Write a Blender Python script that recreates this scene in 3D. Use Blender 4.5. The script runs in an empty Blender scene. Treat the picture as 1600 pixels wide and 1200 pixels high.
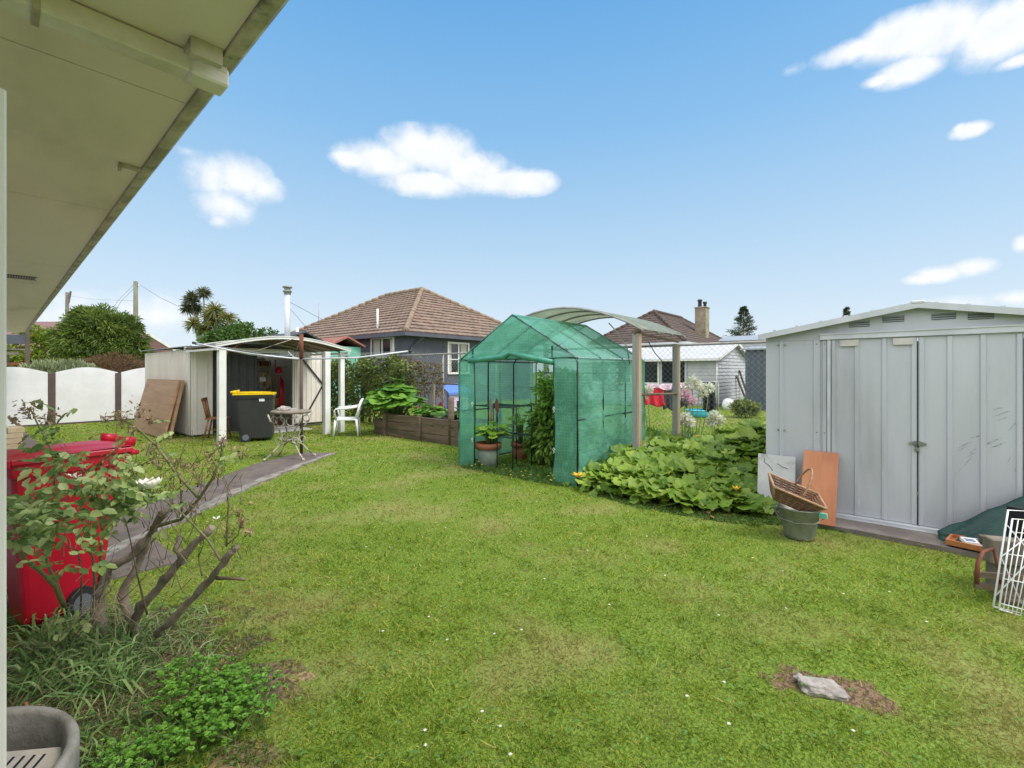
import bpy, math, random
import numpy as np
from mathutils import Vector, Matrix
random.seed(7); RNG = np.random.default_rng(11)
S = bpy.context.scene; COL = S.collection
F = 730.0; H = 1.45; CA = math.cos(math.radians(50.2)); SA = math.sin(math.radians(50.2))
# yard frame: x runs away to the right, y runs away to the left, the camera stands at the origin
def W(X, Y): return (CA*X + SA*Y, -SA*X + CA*Y)
def G(px, py, z=0.0):
    Y = F*(H-z)/(py-580.0); x, y = W((px-800)/F*Y, Y); return Vector((x, y, z))
def P(px, py, Y):
    x, y = W((px-800)/F*Y, Y); return Vector((x, y, H+(580.0-py)/F*Y))
V = Vector
# ------------------------------------------------------------------ mesh helper
class MB:
    def __init__(s): s.v = []; s.f = []; s.sm = []
    def add(s, vs, fs, smooth=False):
        n = len(s.v); s.v += [tuple(v) for v in vs]
        for f in fs: s.f.append(tuple(i+n for i in f)); s.sm.append(smooth)
        return s
    def box(s, c, d, rot=None, bev=0.0):
        x, y, z = d[0]/2, d[1]/2, d[2]/2
        if bev > 0:
            b = min(bev, x*.9, y*.9, z*.9); vs = []
            for sx in (-1, 1):
                for sy in (-1, 1):
                    for sz in (-1, 1):
                        vs += [V((sx*(x-b), sy*(y-b), sz*z)), V((sx*(x-b), sy*y, sz*(z-b))), V((sx*x, sy*(y-b), sz*(z-b)))]
            def I(a, b_, c_, k): return ((a*2+b_)*2+c_)*3+k
            fs = []
            for c_ in (0, 1): fs.append([I(0,0,c_,0), I(1,0,c_,0), I(1,1,c_,0), I(0,1,c_,0)])
            for b_ in (0, 1): fs.append([I(0,b_,0,1), I(1,b_,0,1), I(1,b_,1,1), I(0,b_,1,1)])
            for a in (0, 1): fs.append([I(a,0,0,2), I(a,1,0,2), I(a,1,1,2), I(a,0,1,2)])
            for b_ in (0, 1):
                for c_ in (0, 1): fs.append([I(0,b_,c_,0), I(1,b_,c_,0), I(1,b_,c_,1), I(0,b_,c_,1)])
            for a in (0, 1):
                for c_ in (0, 1): fs.append([I(a,0,c_,0), I(a,1,c_,0), I(a,1,c_,2), I(a,0,c_,2)])
            for a in (0, 1):
                for b_ in (0, 1): fs.append([I(a,b_,0,1), I(a,b_,1,1), I(a,b_,1,2), I(a,b_,0,2)])
            for a in (0, 1):
                for b_ in (0, 1):
                    for c_ in (0, 1): fs.append([I(a,b_,c_,0), I(a,b_,c_,1), I(a,b_,c_,2)])
        else:
            vs = [V((sx*x, sy*y, sz*z)) for sx in (-1, 1) for sy in (-1, 1) for sz in (-1, 1)]
            fs = [(0,1,3,2), (4,6,7,5), (0,4,5,1), (2,3,7,6), (0,2,6,4), (1,5,7,3)]
        if rot is not None: vs = [rot @ v for v in vs]
        c = V(c); return s.add([v+c for v in vs], fs)
    def b2(s, lo, hi, bev=0.0):
        return s.box([(a+b)/2 for a, b in zip(lo, hi)], [abs(b-a) for a, b in zip(lo, hi)], None, bev)
    def beam(s, a, b, w, t, up=(0,0,1), bev=0.0):
        a, b = V(a), V(b); d = b-a; L = d.length
        if L < 1e-6: return s
        x = d/L; u = V(up); y = u.cross(x)
        if y.length < 1e-4: y = V((1,0,0)).cross(x)
        y.normalize(); z = x.cross(y); m = Matrix((x, y, z)).transposed()
        return s.box((a+b)/2, (L, w, t), m, bev)
    def tube(s, pts, r, n=8, cap=True, smooth=True):
        pts = [V(p) for p in pts]; rs = r if isinstance(r, (list, tuple)) else [r]*len(pts)
        vs = []; m = len(pts); prev = None
        for i, p in enumerate(pts):
            d = (pts[min(i+1, m-1)]-pts[max(i-1, 0)])
            if d.length < 1e-9: d = V((0,0,1))
            d.normalize()
            if prev is None:
                a = V((0,0,1)) if abs(d.z) < .9 else V((1,0,0)); u = d.cross(a).normalized()
            else:
                u = prev-d*prev.dot(d)
                u = u.normalized() if u.length > 1e-6 else d.orthogonal().normalized()
            prev = u; w = d.cross(u)
            for k in range(n):
                a = 2*math.pi*k/n; vs.append(p+(u*math.cos(a)+w*math.sin(a))*rs[i])
        fs = [(i*n+k, i*n+(k+1) % n, (i+1)*n+(k+1) % n, (i+1)*n+k) for i in range(m-1) for k in range(n)]
        if cap: fs += [tuple(range(n))[::-1], tuple(range((m-1)*n, m*n))]
        return s.add(vs, fs, smooth)
    def lathe(s, prof, n=32, c=(0,0,0), sx=1.0, sy=1.0, smooth=True, jit=0.0):
        vs = []
        for (r, z) in prof:
            for k in range(n):
                a = 2*math.pi*k/n; rr = r*(1+jit*math.sin(3*a+z*9))
                vs.append((c[0]+rr*math.cos(a)*sx, c[1]+rr*math.sin(a)*sy, c[2]+z))
        m = len(prof)
        fs = [(i*n+k, i*n+(k+1) % n, (i+1)*n+(k+1) % n, (i+1)*n+k) for i in range(m-1) for k in range(n)]
        return s.add(vs, fs, smooth)
    def poly(s, vs): return s.add(vs, [tuple(range(len(vs)))])
    def ext(s, vs, d):       # polygon extruded along d
        n = len(vs); d = V(d); a = [V(v) for v in vs]
        fs = [tuple(range(n))[::-1], tuple(range(n, 2*n))]+[(i, (i+1) % n, n+(i+1) % n, n+i) for i in range(n)]
        return s.add(a+[v+d for v in a], fs)
    def grid(s, fn, nu, nv, smooth=True):
        vs = [fn(i/nu, j/nv) for j in range(nv+1) for i in range(nu+1)]
        fs = [(j*(nu+1)+i, j*(nu+1)+i+1, (j+1)*(nu+1)+i+1, (j+1)*(nu+1)+i) for j in range(nv) for i in range(nu)]
        return s.add(vs, fs, smooth)
    def build(s, name, mat, parent=None, loc=None, solid=0.0, rz=0.0, uv=False):
        me = bpy.data.meshes.new(name); me.from_pydata(s.v, [], s.f); me.update()
        me.polygons.foreach_set('use_smooth', s.sm)
        o = bpy.data.objects.new(name, me); COL.objects.link(o); me.materials.append(mat)
        if parent is not None: o.parent = parent
        if loc is not None: o.location = loc
        if rz: o.rotation_euler = (0, 0, rz)
        if solid:
            md = o.modifiers.new('thickness', 'SOLIDIFY'); md.thickness = solid; md.offset = 0
        return o
def tag(o, label=None, cat=None, group=None, kind=None):
    if label: o['label'] = label
    if cat: o['category'] = cat
    if group: o['group'] = group
    if kind: o['kind'] = kind
    return o
def thing(name, label, cat, loc=(0,0,0), rz=0.0, group=None):
    o = bpy.data.objects.new(name, None); COL.objects.link(o); o.empty_display_size = .1
    o.location = loc; o.rotation_euler = (0, 0, rz); return tag(o, label, cat, group)
def copy_tree(o, parent=None):
    c = o.copy(); COL.objects.link(c)
    if parent is not None: c.parent = parent
    for ch in [q for q in bpy.data.objects if q.parent == o and q != c]: copy_tree(ch, c)
    return c
# ------------------------------------------------------------------ leaves in bulk
SHAPES = {
 'oval': ([(0,0,0),(.3,-.42,.07),(.7,-.36,.05),(1,0,-.12),(.7,.36,.05),(.3,.42,.07),(.5,0,-.03)], [(0,1,2,6),(6,2,3),(6,3,4),(0,6,4,5)]),
 'blade': ([(0,-.5,0),(0,.5,0),(.45,.42,0),(.45,-.42,0),(.8,.25,-.1),(.8,-.25,-.1),(1,0,-.22)], [(0,1,2,3),(3,2,4,5),(5,4,6)]),
 'tri': ([(0,-.5,0),(0,.5,0),(.5,.4,0),(.5,-.4,0),(1,0,-.12)], [(0,1,2,3),(3,2,4)]),
 'bit': ([(0,0,0),(.5,-.5,.05),(1,0,0),(.5,.5,.05)], [(0,1,2,3)]),
}
def lobed(n=22, lob=5, cup=.16, notch=True):
    vs = [(.0,0,-.02)]; fs = []
    ring1 = []; ring2 = []
    for k in range(n+1):
        t = -math.pi*.93+2*math.pi*.93*k/n
        r = .5*(1+.1*math.cos(lob*t)+.05*math.cos(3*lob*t+1))
        if notch: r *= 1-.15*(abs(t)/math.pi)**4
        ring2.append((r*math.cos(t)+.02, r*math.sin(t), cup*(.75+.35*math.cos(2*lob*t/1.0))*(r/.5)**2-.05*math.cos(t)))
        ring1.append((.27*math.cos(t), .27*math.sin(t), cup*.33+.02*math.cos(lob*t)))
    vs += ring1+ring2; m = n+1
    for k in range(n):
        fs.append((0, 1+k, 2+k)); fs.append((1+k, 1+m+k, 2+m+k, 2+k))
    return vs, fs
SHAPES['round'] = lobed()
SHAPES['maple'] = lobed(20, 5, .05)
def leaves(name, mat, pts, dirs, nrm, ln, wd, shape='oval', parent=None, smooth=True, rnd=None, curl=None):
    """one mesh of many leaves: tip direction dirs, face normal nrm"""
    bv, bf = SHAPES[shape]; bv = np.array(bv, float); N = len(pts); K = len(bv)
    pts = np.asarray(pts, float); d = np.asarray(dirs, float); n = np.asarray(nrm, float)
    d = d/(np.linalg.norm(d, axis=1, keepdims=True)+1e-9)
    s_ = np.cross(n, d); s_ /= (np.linalg.norm(s_, axis=1, keepdims=True)+1e-9); n = np.cross(d, s_)
    ln = np.broadcast_to(np.asarray(ln, float), (N,))[:, None, None]; wd = np.broadcast_to(np.asarray(wd, float), (N,))[:, None, None]
    B = bv[None]
    co = pts[:, None, :]+d[:, None, :]*B[..., 0:1]*ln+s_[:, None, :]*B[..., 1:2]*wd+n[:, None, :]*B[..., 2:3]*ln
    if curl is not None: co[..., 2] -= (B[..., 0]**2)*np.broadcast_to(np.asarray(curl, float), (N,))[:, None]
    co = co.reshape(-1, 3)
    me = bpy.data.meshes.new(name); me.vertices.add(N*K); me.vertices.foreach_set('co', co.ravel())
    lens = np.array([len(f) for f in bf]); flat = np.concatenate([np.array(f) for f in bf])
    idx = (flat[None]+np.arange(N)[:, None]*K).ravel(); tot = np.tile(lens, N)
    me.loops.add(len(idx)); me.loops.foreach_set('vertex_index', idx.astype(np.int32))
    me.polygons.add(len(tot)); st = np.concatenate([[0], np.cumsum(tot)[:-1]])
    me.polygons.foreach_set('loop_start', st.astype(np.int32)); me.polygons.foreach_set('loop_total', tot.astype(np.int32))
    if rnd is None: rnd = RNG.random(N)
    at = me.attributes.new('rnd', 'FLOAT', 'POINT'); at.data.foreach_set('value', np.repeat(np.asarray(rnd, float), K).astype(np.float32))
    at2 = me.attributes.new('tip', 'FLOAT', 'POINT'); at2.data.foreach_set('value', np.tile(bv[:, 0], N).astype(np.float32))
    me.update(calc_edges=True); me.validate()
    me.polygons.foreach_set('use_smooth', [smooth]*len(me.polygons))
    o = bpy.data.objects.new(name, me); COL.objects.link(o); me.materials.append(mat)
    if parent is not None: o.parent = parent
    return o
def rock(name, r, flat, seed, mat, loc, rz=0, amp=.35):
    import bmesh
    from mathutils import noise
    bm = bmesh.new(); bmesh.ops.create_icosphere(bm, subdivisions=4, radius=1)
    for v in bm.verts:
        n = noise.noise(v.co*1.1+V((seed,0,0)))*amp+noise.noise(v.co*2.7+V((0,seed,0)))*amp*.45+abs(noise.noise(v.co*6+V((0,0,seed))))*amp*.25
        c = v.co*(1+n); c.x = round(c.x*3.2)/3.2*.25+c.x*.75; v.co = V((c.x*r[0], c.y*r[1], (c.z*.8+.35)*flat))
    me = bpy.data.meshes.new(name); bm.to_mesh(me); bm.free(); me.materials.append(mat); o = bpy.data.objects.new(name, me); COL.objects.link(o); o.location = loc; o.rotation_euler = (0,0,rz); return o
def unit(n):
    v = RNG.normal(size=(n, 3)); return v/np.linalg.norm(v, axis=1, keepdims=True)
def crown_pts(c, r, nclump, per, cr, shell=.55, low=-.5):
    """leaf positions in clumps spread through an ellipsoid; returns points and outward directions"""
    u = unit(nclump*3); u = u[u[:, 2] > low][:nclump]; rad = shell+(1-shell)*RNG.random(len(u))**.6
    cc = np.array(c)+u*rad[:, None]*np.array(r)
    sz = cr*(.6+.8*RNG.random(len(cc)))
    q = unit(len(cc)*per).reshape(len(cc), per, 3); rr = RNG.random((len(cc), per, 1))**.4
    p = cc[:, None]+q*rr*sz[:, None, None]*np.array([1, 1, .75])
    out = q+u[:, None]*.8
    rn = np.clip(.5+.22*RNG.normal(size=(len(cc), 1))+.15*RNG.normal(size=(len(cc), per)), 0, 1)
    return p.reshape(-1, 3), out.reshape(-1, 3), rn.ravel()
# ------------------------------------------------------------------ materials
def newmat(name):
    m = bpy.data.materials.new(name); m.use_nodes = True; nt = m.node_tree; nt.nodes.clear()
    return m, nt, nt.nodes, nt.links
def N_(nt, t, **k):
    n = nt.nodes.new(t)
    for a, b in k.items(): setattr(n, a, b)
    return n
def rgb(c): return (c[0], c[1], c[2], 1.0)
def M(name, c1, c2=None, scale=4, rough=.7, metal=0.0, bump=0.0, bscale=None, lo=.35, hi=.65, stretch=(1,1,1), c3=None, s3=1.2, lo3=.55, hi3=.75, spec=.5, detail=6, coat=0.0):
    m, nt, ns, L = newmat(name); out = N_(nt, 'ShaderNodeOutputMaterial'); bs = N_(nt, 'ShaderNodeBsdfPrincipled')
    L.new(bs.outputs[0], out.inputs[0]); bs.inputs['Roughness'].default_value = rough; bs.inputs['Metallic'].default_value = metal
    bs.inputs['Specular IOR Level'].default_value = spec; bs.inputs['Base Color'].default_value = rgb(c1); bs.inputs['Coat Weight'].default_value = coat
    tc = N_(nt, 'ShaderNodeTexCoord'); mp = N_(nt, 'ShaderNodeMapping'); mp.inputs['Scale'].default_value = stretch; L.new(tc.outputs['Object'], mp.inputs[0])
    def noise(sc, det=detail):
        n = N_(nt, 'ShaderNodeTexNoise'); n.inputs['Scale'].default_value = sc; n.inputs['Detail'].default_value = det; n.inputs['Roughness'].default_value = .6
        L.new(mp.outputs[0], n.inputs['Vector']); return n
    def mixc(fac, a, b):
        x = N_(nt, 'ShaderNodeMix', data_type='RGBA'); L.new(fac, x.inputs[0])
        for v, i in ((a, 6), (b, 7)):
            if isinstance(v, (tuple, list)): x.inputs[i].default_value = rgb(v)
            else: L.new(v, x.inputs[i])
        return x.outputs[2]
    def rng(sock, a, b):
        r = N_(nt, 'ShaderNodeMapRange', interpolation_type='SMOOTHSTEP'); r.inputs[1].default_value = a; r.inputs[2].default_value = b; L.new(sock, r.inputs[0]); return r.outputs[0]
    col = None
    if c2 is not None:
        col = mixc(rng(noise(scale).outputs[0], lo, hi), c1, c2)
        if c3 is not None: col = mixc(rng(noise(s3, 9).outputs[0], lo3, hi3), col, c3)
        L.new(col, bs.inputs['Base Color'])
    if bump:
        b = N_(nt, 'ShaderNodeBump'); b.inputs['Strength'].default_value = bump; b.inputs['Distance'].default_value = .01
        L.new(noise(bscale or scale*6).outputs[0], b.inputs['Height']); L.new(b.outputs[0], bs.inputs['Normal'])
    return m
def leafmat(name, cols, trans=.35, rough=.5, patch=None, pscale=1.0, tipc=None, spec=.4):
    """cols: ramp over a per-leaf random value"""
    m, nt, ns, L = newmat(name); out = N_(nt, 'ShaderNodeOutputMaterial'); bs = N_(nt, 'ShaderNodeBsdfPrincipled'); tr = N_(nt, 'ShaderNodeBsdfTranslucent'); mx = N_(nt, 'ShaderNodeMixShader')
    at = N_(nt, 'ShaderNodeAttribute', attribute_name='rnd'); cr = N_(nt, 'ShaderNodeValToRGB'); L.new(at.outputs['Fac'], cr.inputs[0])
    el = cr.color_ramp.elements
    while len(el) < len(cols): el.new(.5)
    for i, c in enumerate(cols): el[i].position = i/(len(cols)-1); el[i].color = rgb(c)
    col = cr.outputs[0]
    if patch:
        tc = N_(nt, 'ShaderNodeTexCoord'); no = N_(nt, 'ShaderNodeTexNoise'); no.inputs['Scale'].default_value = pscale; no.inputs['Detail'].default_value = 5
        L.new(tc.outputs['Object'], no.inputs['Vector']); r = N_(nt, 'ShaderNodeMapRange', interpolation_type='SMOOTHSTEP'); r.inputs[1].default_value = .48; r.inputs[2].default_value = .68; L.new(no.outputs[0], r.inputs[0])
        x = N_(nt, 'ShaderNodeMix', data_type='RGBA'); L.new(r.outputs[0], x.inputs[0]); L.new(col, x.inputs[6]); x.inputs[7].default_value = rgb(patch); col = x.outputs[2]
    if tipc:
        a2 = N_(nt, 'ShaderNodeAttribute', attribute_name='tip'); r = N_(nt, 'ShaderNodeMapRange'); r.inputs[1].default_value = .5; r.inputs[2].default_value = 1.1; L.new(a2.outputs['Fac'], r.inputs[0])
        x = N_(nt, 'ShaderNodeMix', data_type='RGBA'); L.new(r.outputs[0], x.inputs[0]); L.new(col, x.inputs[6]); x.inputs[7].default_value = rgb(tipc); col = x.outputs[2]
    L.new(col, bs.inputs['Base Color']); L.new(col, tr.inputs['Color']); bs.inputs['Roughness'].default_value = rough; bs.inputs['Specular IOR Level'].default_value = spec
    mx.inputs[0].default_value = trans; L.new(bs.outputs[0], mx.inputs[1]); L.new(tr.outputs[0], mx.inputs[2]); L.new(mx.outputs[0], out.inputs[0])
    return m
MT = dict(
 soffit=M('cream_soffit_paint', (.95,.81,.73), (.87,.73,.64), 1.5, .6, bump=.05, bscale=12, stretch=(1,.35,1), c3=(.50,.42,.32), s3=1.3, lo3=.52, hi3=.85),
 gutter=M('weathered_gutter', (.62,.54,.44), (.34,.29,.22), 7, .65, bump=.3, bscale=40, c3=(.12,.12,.07), s3=5, lo3=.55, hi3=.7),
 pipe=M('painted_downpipe', (.88,.79,.74), (.68,.58,.48), 4, .5, bump=.1, c3=(.22,.21,.12), s3=6, lo3=.6, hi3=.75),
 white=M('white_paint', (.74,.73,.70), (.66,.65,.61), 3, .55, bump=.05, c3=(.40,.38,.33), s3=4, lo3=.68, hi3=.85),
 panel=M('white_fence_panel', (.74,.73,.74), (.66,.655,.66), 2, .6, bump=.04, c3=(.50,.50,.49), s3=5, lo3=.62, hi3=.8),
 pvc=M('white_plastic', (.82,.82,.80), (.74,.74,.72), 5, .35, bump=.03),
 steel=M('white_shed_steel', (.80,.745,.67), (.72,.665,.59), 2, .5, bump=.03, c3=(.34,.31,.25), s3=2.5, lo3=.62, hi3=.85, stretch=(1,1,.3)),
 zinc=M('zinc_steel', (.555,.565,.60), (.48,.49,.525), 1.6, .42, .15, bump=.25, bscale=4, c3=(.34,.345,.355), s3=2.4, lo3=.48, hi3=.85, stretch=(1,1,.25)),
 zinc2=M('zinc_trim', (.62,.63,.65), (.52,.53,.55), 3, .42, .2, bump=.05),
 galv=M('galvanised_steel', (.26,.27,.23), (.17,.18,.14), 9, .5, .4, bump=.12, c3=(.17,.18,.12), s3=3, lo3=.5, hi3=.8),
 dark=M('charcoal_steel', (.055,.058,.06), (.04,.042,.045), 3, .5, bump=.05),
 black=M('black_metal', (.02,.02,.022), (.03,.028,.026), 8, .5),
 tube=M('dark_green_tube', (.012,.03,.026), None, 4, .4),
 rust=M('rusty_iron', (.20,.055,.025), (.11,.04,.022), 12, .8, bump=.3, c3=(.30,.10,.04), s3=8),
 brownpost=M('brown_post_paint', (.10,.065,.06), (.075,.05,.046), 5, .7, bump=.1),
 ply=M('plywood', (.42,.25,.14), (.33,.19,.10), 2, .65, bump=.05, stretch=(1,.3,3), c3=(.24,.13,.07), s3=3, lo3=.55, hi3=.8),
 plyedge=M('plywood_edge', (.35,.20,.09), (.20,.11,.05), 30, .7, stretch=(1,1,8)),
 orange=M('orange_varnished_board', (.50,.19,.075), (.40,.135,.05), 3, .45, bump=.04, stretch=(1,3,.6), c3=(.25,.08,.03), s3=2.2, lo3=.58, hi3=.72),
 timber=M('weathered_timber', (.18,.125,.085), (.10,.075,.05), 4, .85, bump=.5, bscale=30, stretch=(1,.25,2.5), c3=(.06,.05,.035), s3=3, lo3=.5, hi3=.8),
 oldwood=M('grey_old_wood', (.26,.22,.17), (.16,.13,.10), 8, .85, bump=.4, stretch=(1,1,.3)),
 postwood=M('tan_post_timber', (.40,.30,.18), (.28,.20,.12), 5, .75, bump=.25, stretch=(2,2,.2), c3=(.20,.17,.13), s3=4),
 greywood=M('silvered_post_timber', (.36,.345,.33), (.27,.25,.23), 5, .8, bump=.25, stretch=(2,2,.2)),
 chairwood=M('varnished_chair_wood', (.30,.13,.045), (.22,.085,.03), 8, .4, bump=.05),
 concrete=M('brown_grey_concrete', (.16,.125,.105), (.10,.08,.07), 5, .9, bump=.5, bscale=60, c3=(.23,.20,.17), s3=2.5, lo3=.55, hi3=.8),
 edge=M('pale_concrete_edge', (.30,.27,.23), (.16,.14,.12), 9, .9, bump=.5, bscale=50),
 slab=M('pale_slab', (.60,.57,.53), (.45,.43,.40), 6, .85, bump=.2),
 pad=M('shed_concrete_pad', (.24,.20,.175), (.15,.125,.11), 3.5, .9, bump=.5, bscale=60, c3=(.34,.30,.27), s3=2.5, lo3=.6, hi3=.85),
 red=M('red_bin_plastic', (.50,.007,.028), (.42,.005,.02), 3, .38, bump=.04, bscale=80),
 yellow=M('yellow_lid_plastic', (.82,.58,.01), (.75,.5,.01), 4, .4),
 bin=M('charcoal_bin_plastic', (.035,.036,.036), (.028,.029,.029), 5, .45, bump=.05, bscale=80),
 rubber=M('tyre_rubber', (.02,.02,.022), None, 5, .8), wheelgrey=M('grey_wheel_plastic', (.13,.15,.17), None, 5, .5),
 bluewall=M('slate_blue_wall', (.085,.09,.115), (.068,.074,.098), 2, .75, bump=.08),
 boards=M('grey_weatherboard_paint', (.50,.50,.53), (.42,.42,.45), 3, .6, bump=.05),
 tile=M('brown_roof_tile', (.25,.175,.13), (.16,.11,.085), 2.5, .85, bump=.5, bscale=25, c3=(.26,.22,.14), s3=1.3, lo3=.55, hi3=.85),
 ridge=M('lichen_ridge_tile', (.30,.225,.155), (.20,.145,.10), 4, .85, bump=.4),
 tile2=M('dark_brown_roof_tile', (.10,.07,.055), (.065,.046,.038), 3, .9, bump=.5, bscale=20, c3=(.15,.10,.07), s3=1.5),
 lightroof=M('pale_garage_roof', (.52,.52,.54), (.44,.44,.46), 3, .6),
 chim=M('lichen_chimney_render', (.34,.29,.20), (.22,.18,.13), 3, .9, bump=.4, c3=(.13,.11,.09), s3=2),
 clay=M('clay_pot', (.40,.13,.07), (.32,.10,.05), 7, .7, bump=.1), potgrey=M('grey_green_pot', (.22,.25,.20), (.16,.19,.15), 7, .6, bump=.05),
 glass=M('dark_window_glass', (.02,.024,.028), None, 4, .08), curtain=M('window_curtain', (.5,.48,.44), (.35,.34,.31), 14, .9, stretch=(6,6,.2)),
 wicker=M('wicker', (.27,.15,.085), (.17,.09,.05), 60, .75, bump=.8, bscale=140), wickerl=M('pale_wicker', (.45,.27,.16), (.33,.19,.11), 30, .7, bump=.4),
 tarp=M('dark_green_tarp', (.010,.045,.037), (.018,.065,.052), 5, .55, bump=.9, bscale=14),
 stone=M('lichen_stone', (.40,.36,.32), (.24,.21,.19), 14, .9, bump=.8, bscale=30, c3=(.50,.47,.42), s3=9),
 slabpaint=M('chalky_white_board', (.68,.68,.68), (.58,.57,.57), 6, .8, bump=.25, c3=(.32,.31,.31), s3=5, lo3=.58, hi3=.8),
 mint=M('mint_wall', (.20,.52,.40), (.16,.46,.35), 3, .6), rosy=M('rusty_pink_roof', (.33,.12,.09), (.22,.09,.07), 4, .8),
 navy=M('navy_steel_wall', (.085,.10,.13), (.07,.085,.11), 3, .5),
 bark=M('brown_bark', (.36,.29,.22), (.19,.15,.11), 14, .95, bump=1.0, bscale=45, stretch=(1,1,.4), c3=(.42,.36,.29), s3=9, lo3=.55, hi3=.75),
 cane=M('green_cane', (.17,.20,.06), (.22,.17,.09), 12, .6, bump=.2), twig=M('brown_twig', (.13,.085,.05), (.20,.15,.09), 15, .8),
 stem=M('leaf_stalk', (.16,.24,.06), (.22,.28,.10), 9, .6), deadwood=M('dry_stalk', (.42,.33,.20), (.30,.22,.13), 10, .8),
 polewood=M('power_pole_wood', (.19,.17,.14), (.11,.10,.085), 3, .9, bump=.4, stretch=(2,2,.3)), lichen=M('lichen_pole_wood', (.22,.24,.16), (.14,.13,.10), 2, .9, bump=.4, stretch=(2,2,.3)),
 iron=M('flaking_cream_iron', (.50,.47,.41), (.36,.32,.25), 14, .7, bump=.4, c3=(.09,.06,.045), s3=13, lo3=.5, hi3=.62),
 poolblue=M('pool_blue_plastic', (.02,.42,.56), None, 4, .4), toyblue=M('toy_blue_plastic', (.10,.20,.55), None, 4, .45), toypink=M('toy_lilac_plastic', (.60,.50,.68), None, 4, .45), toyred=M('toy_red_plastic', (.55,.03,.06), None, 4, .4),
 clothred=M('red_cloth', (.72,.02,.05), (.60,.015,.04), 5, .9, bump=.2), clothdark=M('dark_cloth', (.035,.036,.042), (.05,.05,.06), 5, .9), clothblack=M('black_cloth', (.012,.012,.015), None, 5, .9), clothpink=M('pink_cloth', (.78,.50,.66), (.80,.65,.75), 12, .9),
 petal=M('white_petal', (.86,.84,.76), (.80,.76,.62), 9, .6), yolk=M('yellow_flower', (.85,.55,.03), (.90,.40,.02), 6, .6), pinkpetal=M('pink_petal', (.70,.36,.46), (.78,.52,.58), 5, .6),
 orangecloth=M('orange_cloth', (.75,.17,.02), None, 5, .8), bluecloth=M('blue_plastic', (.05,.14,.33), None, 5, .5), cardboard=M('pale_timber_stack', (.55,.44,.29), (.45,.35,.22), 6, .8),
 brownwall=M('brown_house_wall', (.16,.09,.075), (.12,.07,.06), 4, .8), redroof=M('dull_red_roof', (.20,.10,.095), (.16,.085,.08), 4, .7), paper=M('white_label', (.8,.8,.8), None, 4, .6),
 soil=M('dark_bed_soil', (.05,.035,.025), (.08,.058,.04), 12, .95, bump=1, bscale=40), ink=M('blue_print', (.05,.10,.22), None, 4, .6),
 wire=M('galvanised_wire', (.34,.35,.36), None, 4, .5, .3), cable=M('black_cable', (.05,.05,.055), None, 4, .7), smoked=M('smoke_grey_roof', (.30,.33,.37), (.25,.28,.31), 2, .6),
)
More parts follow.
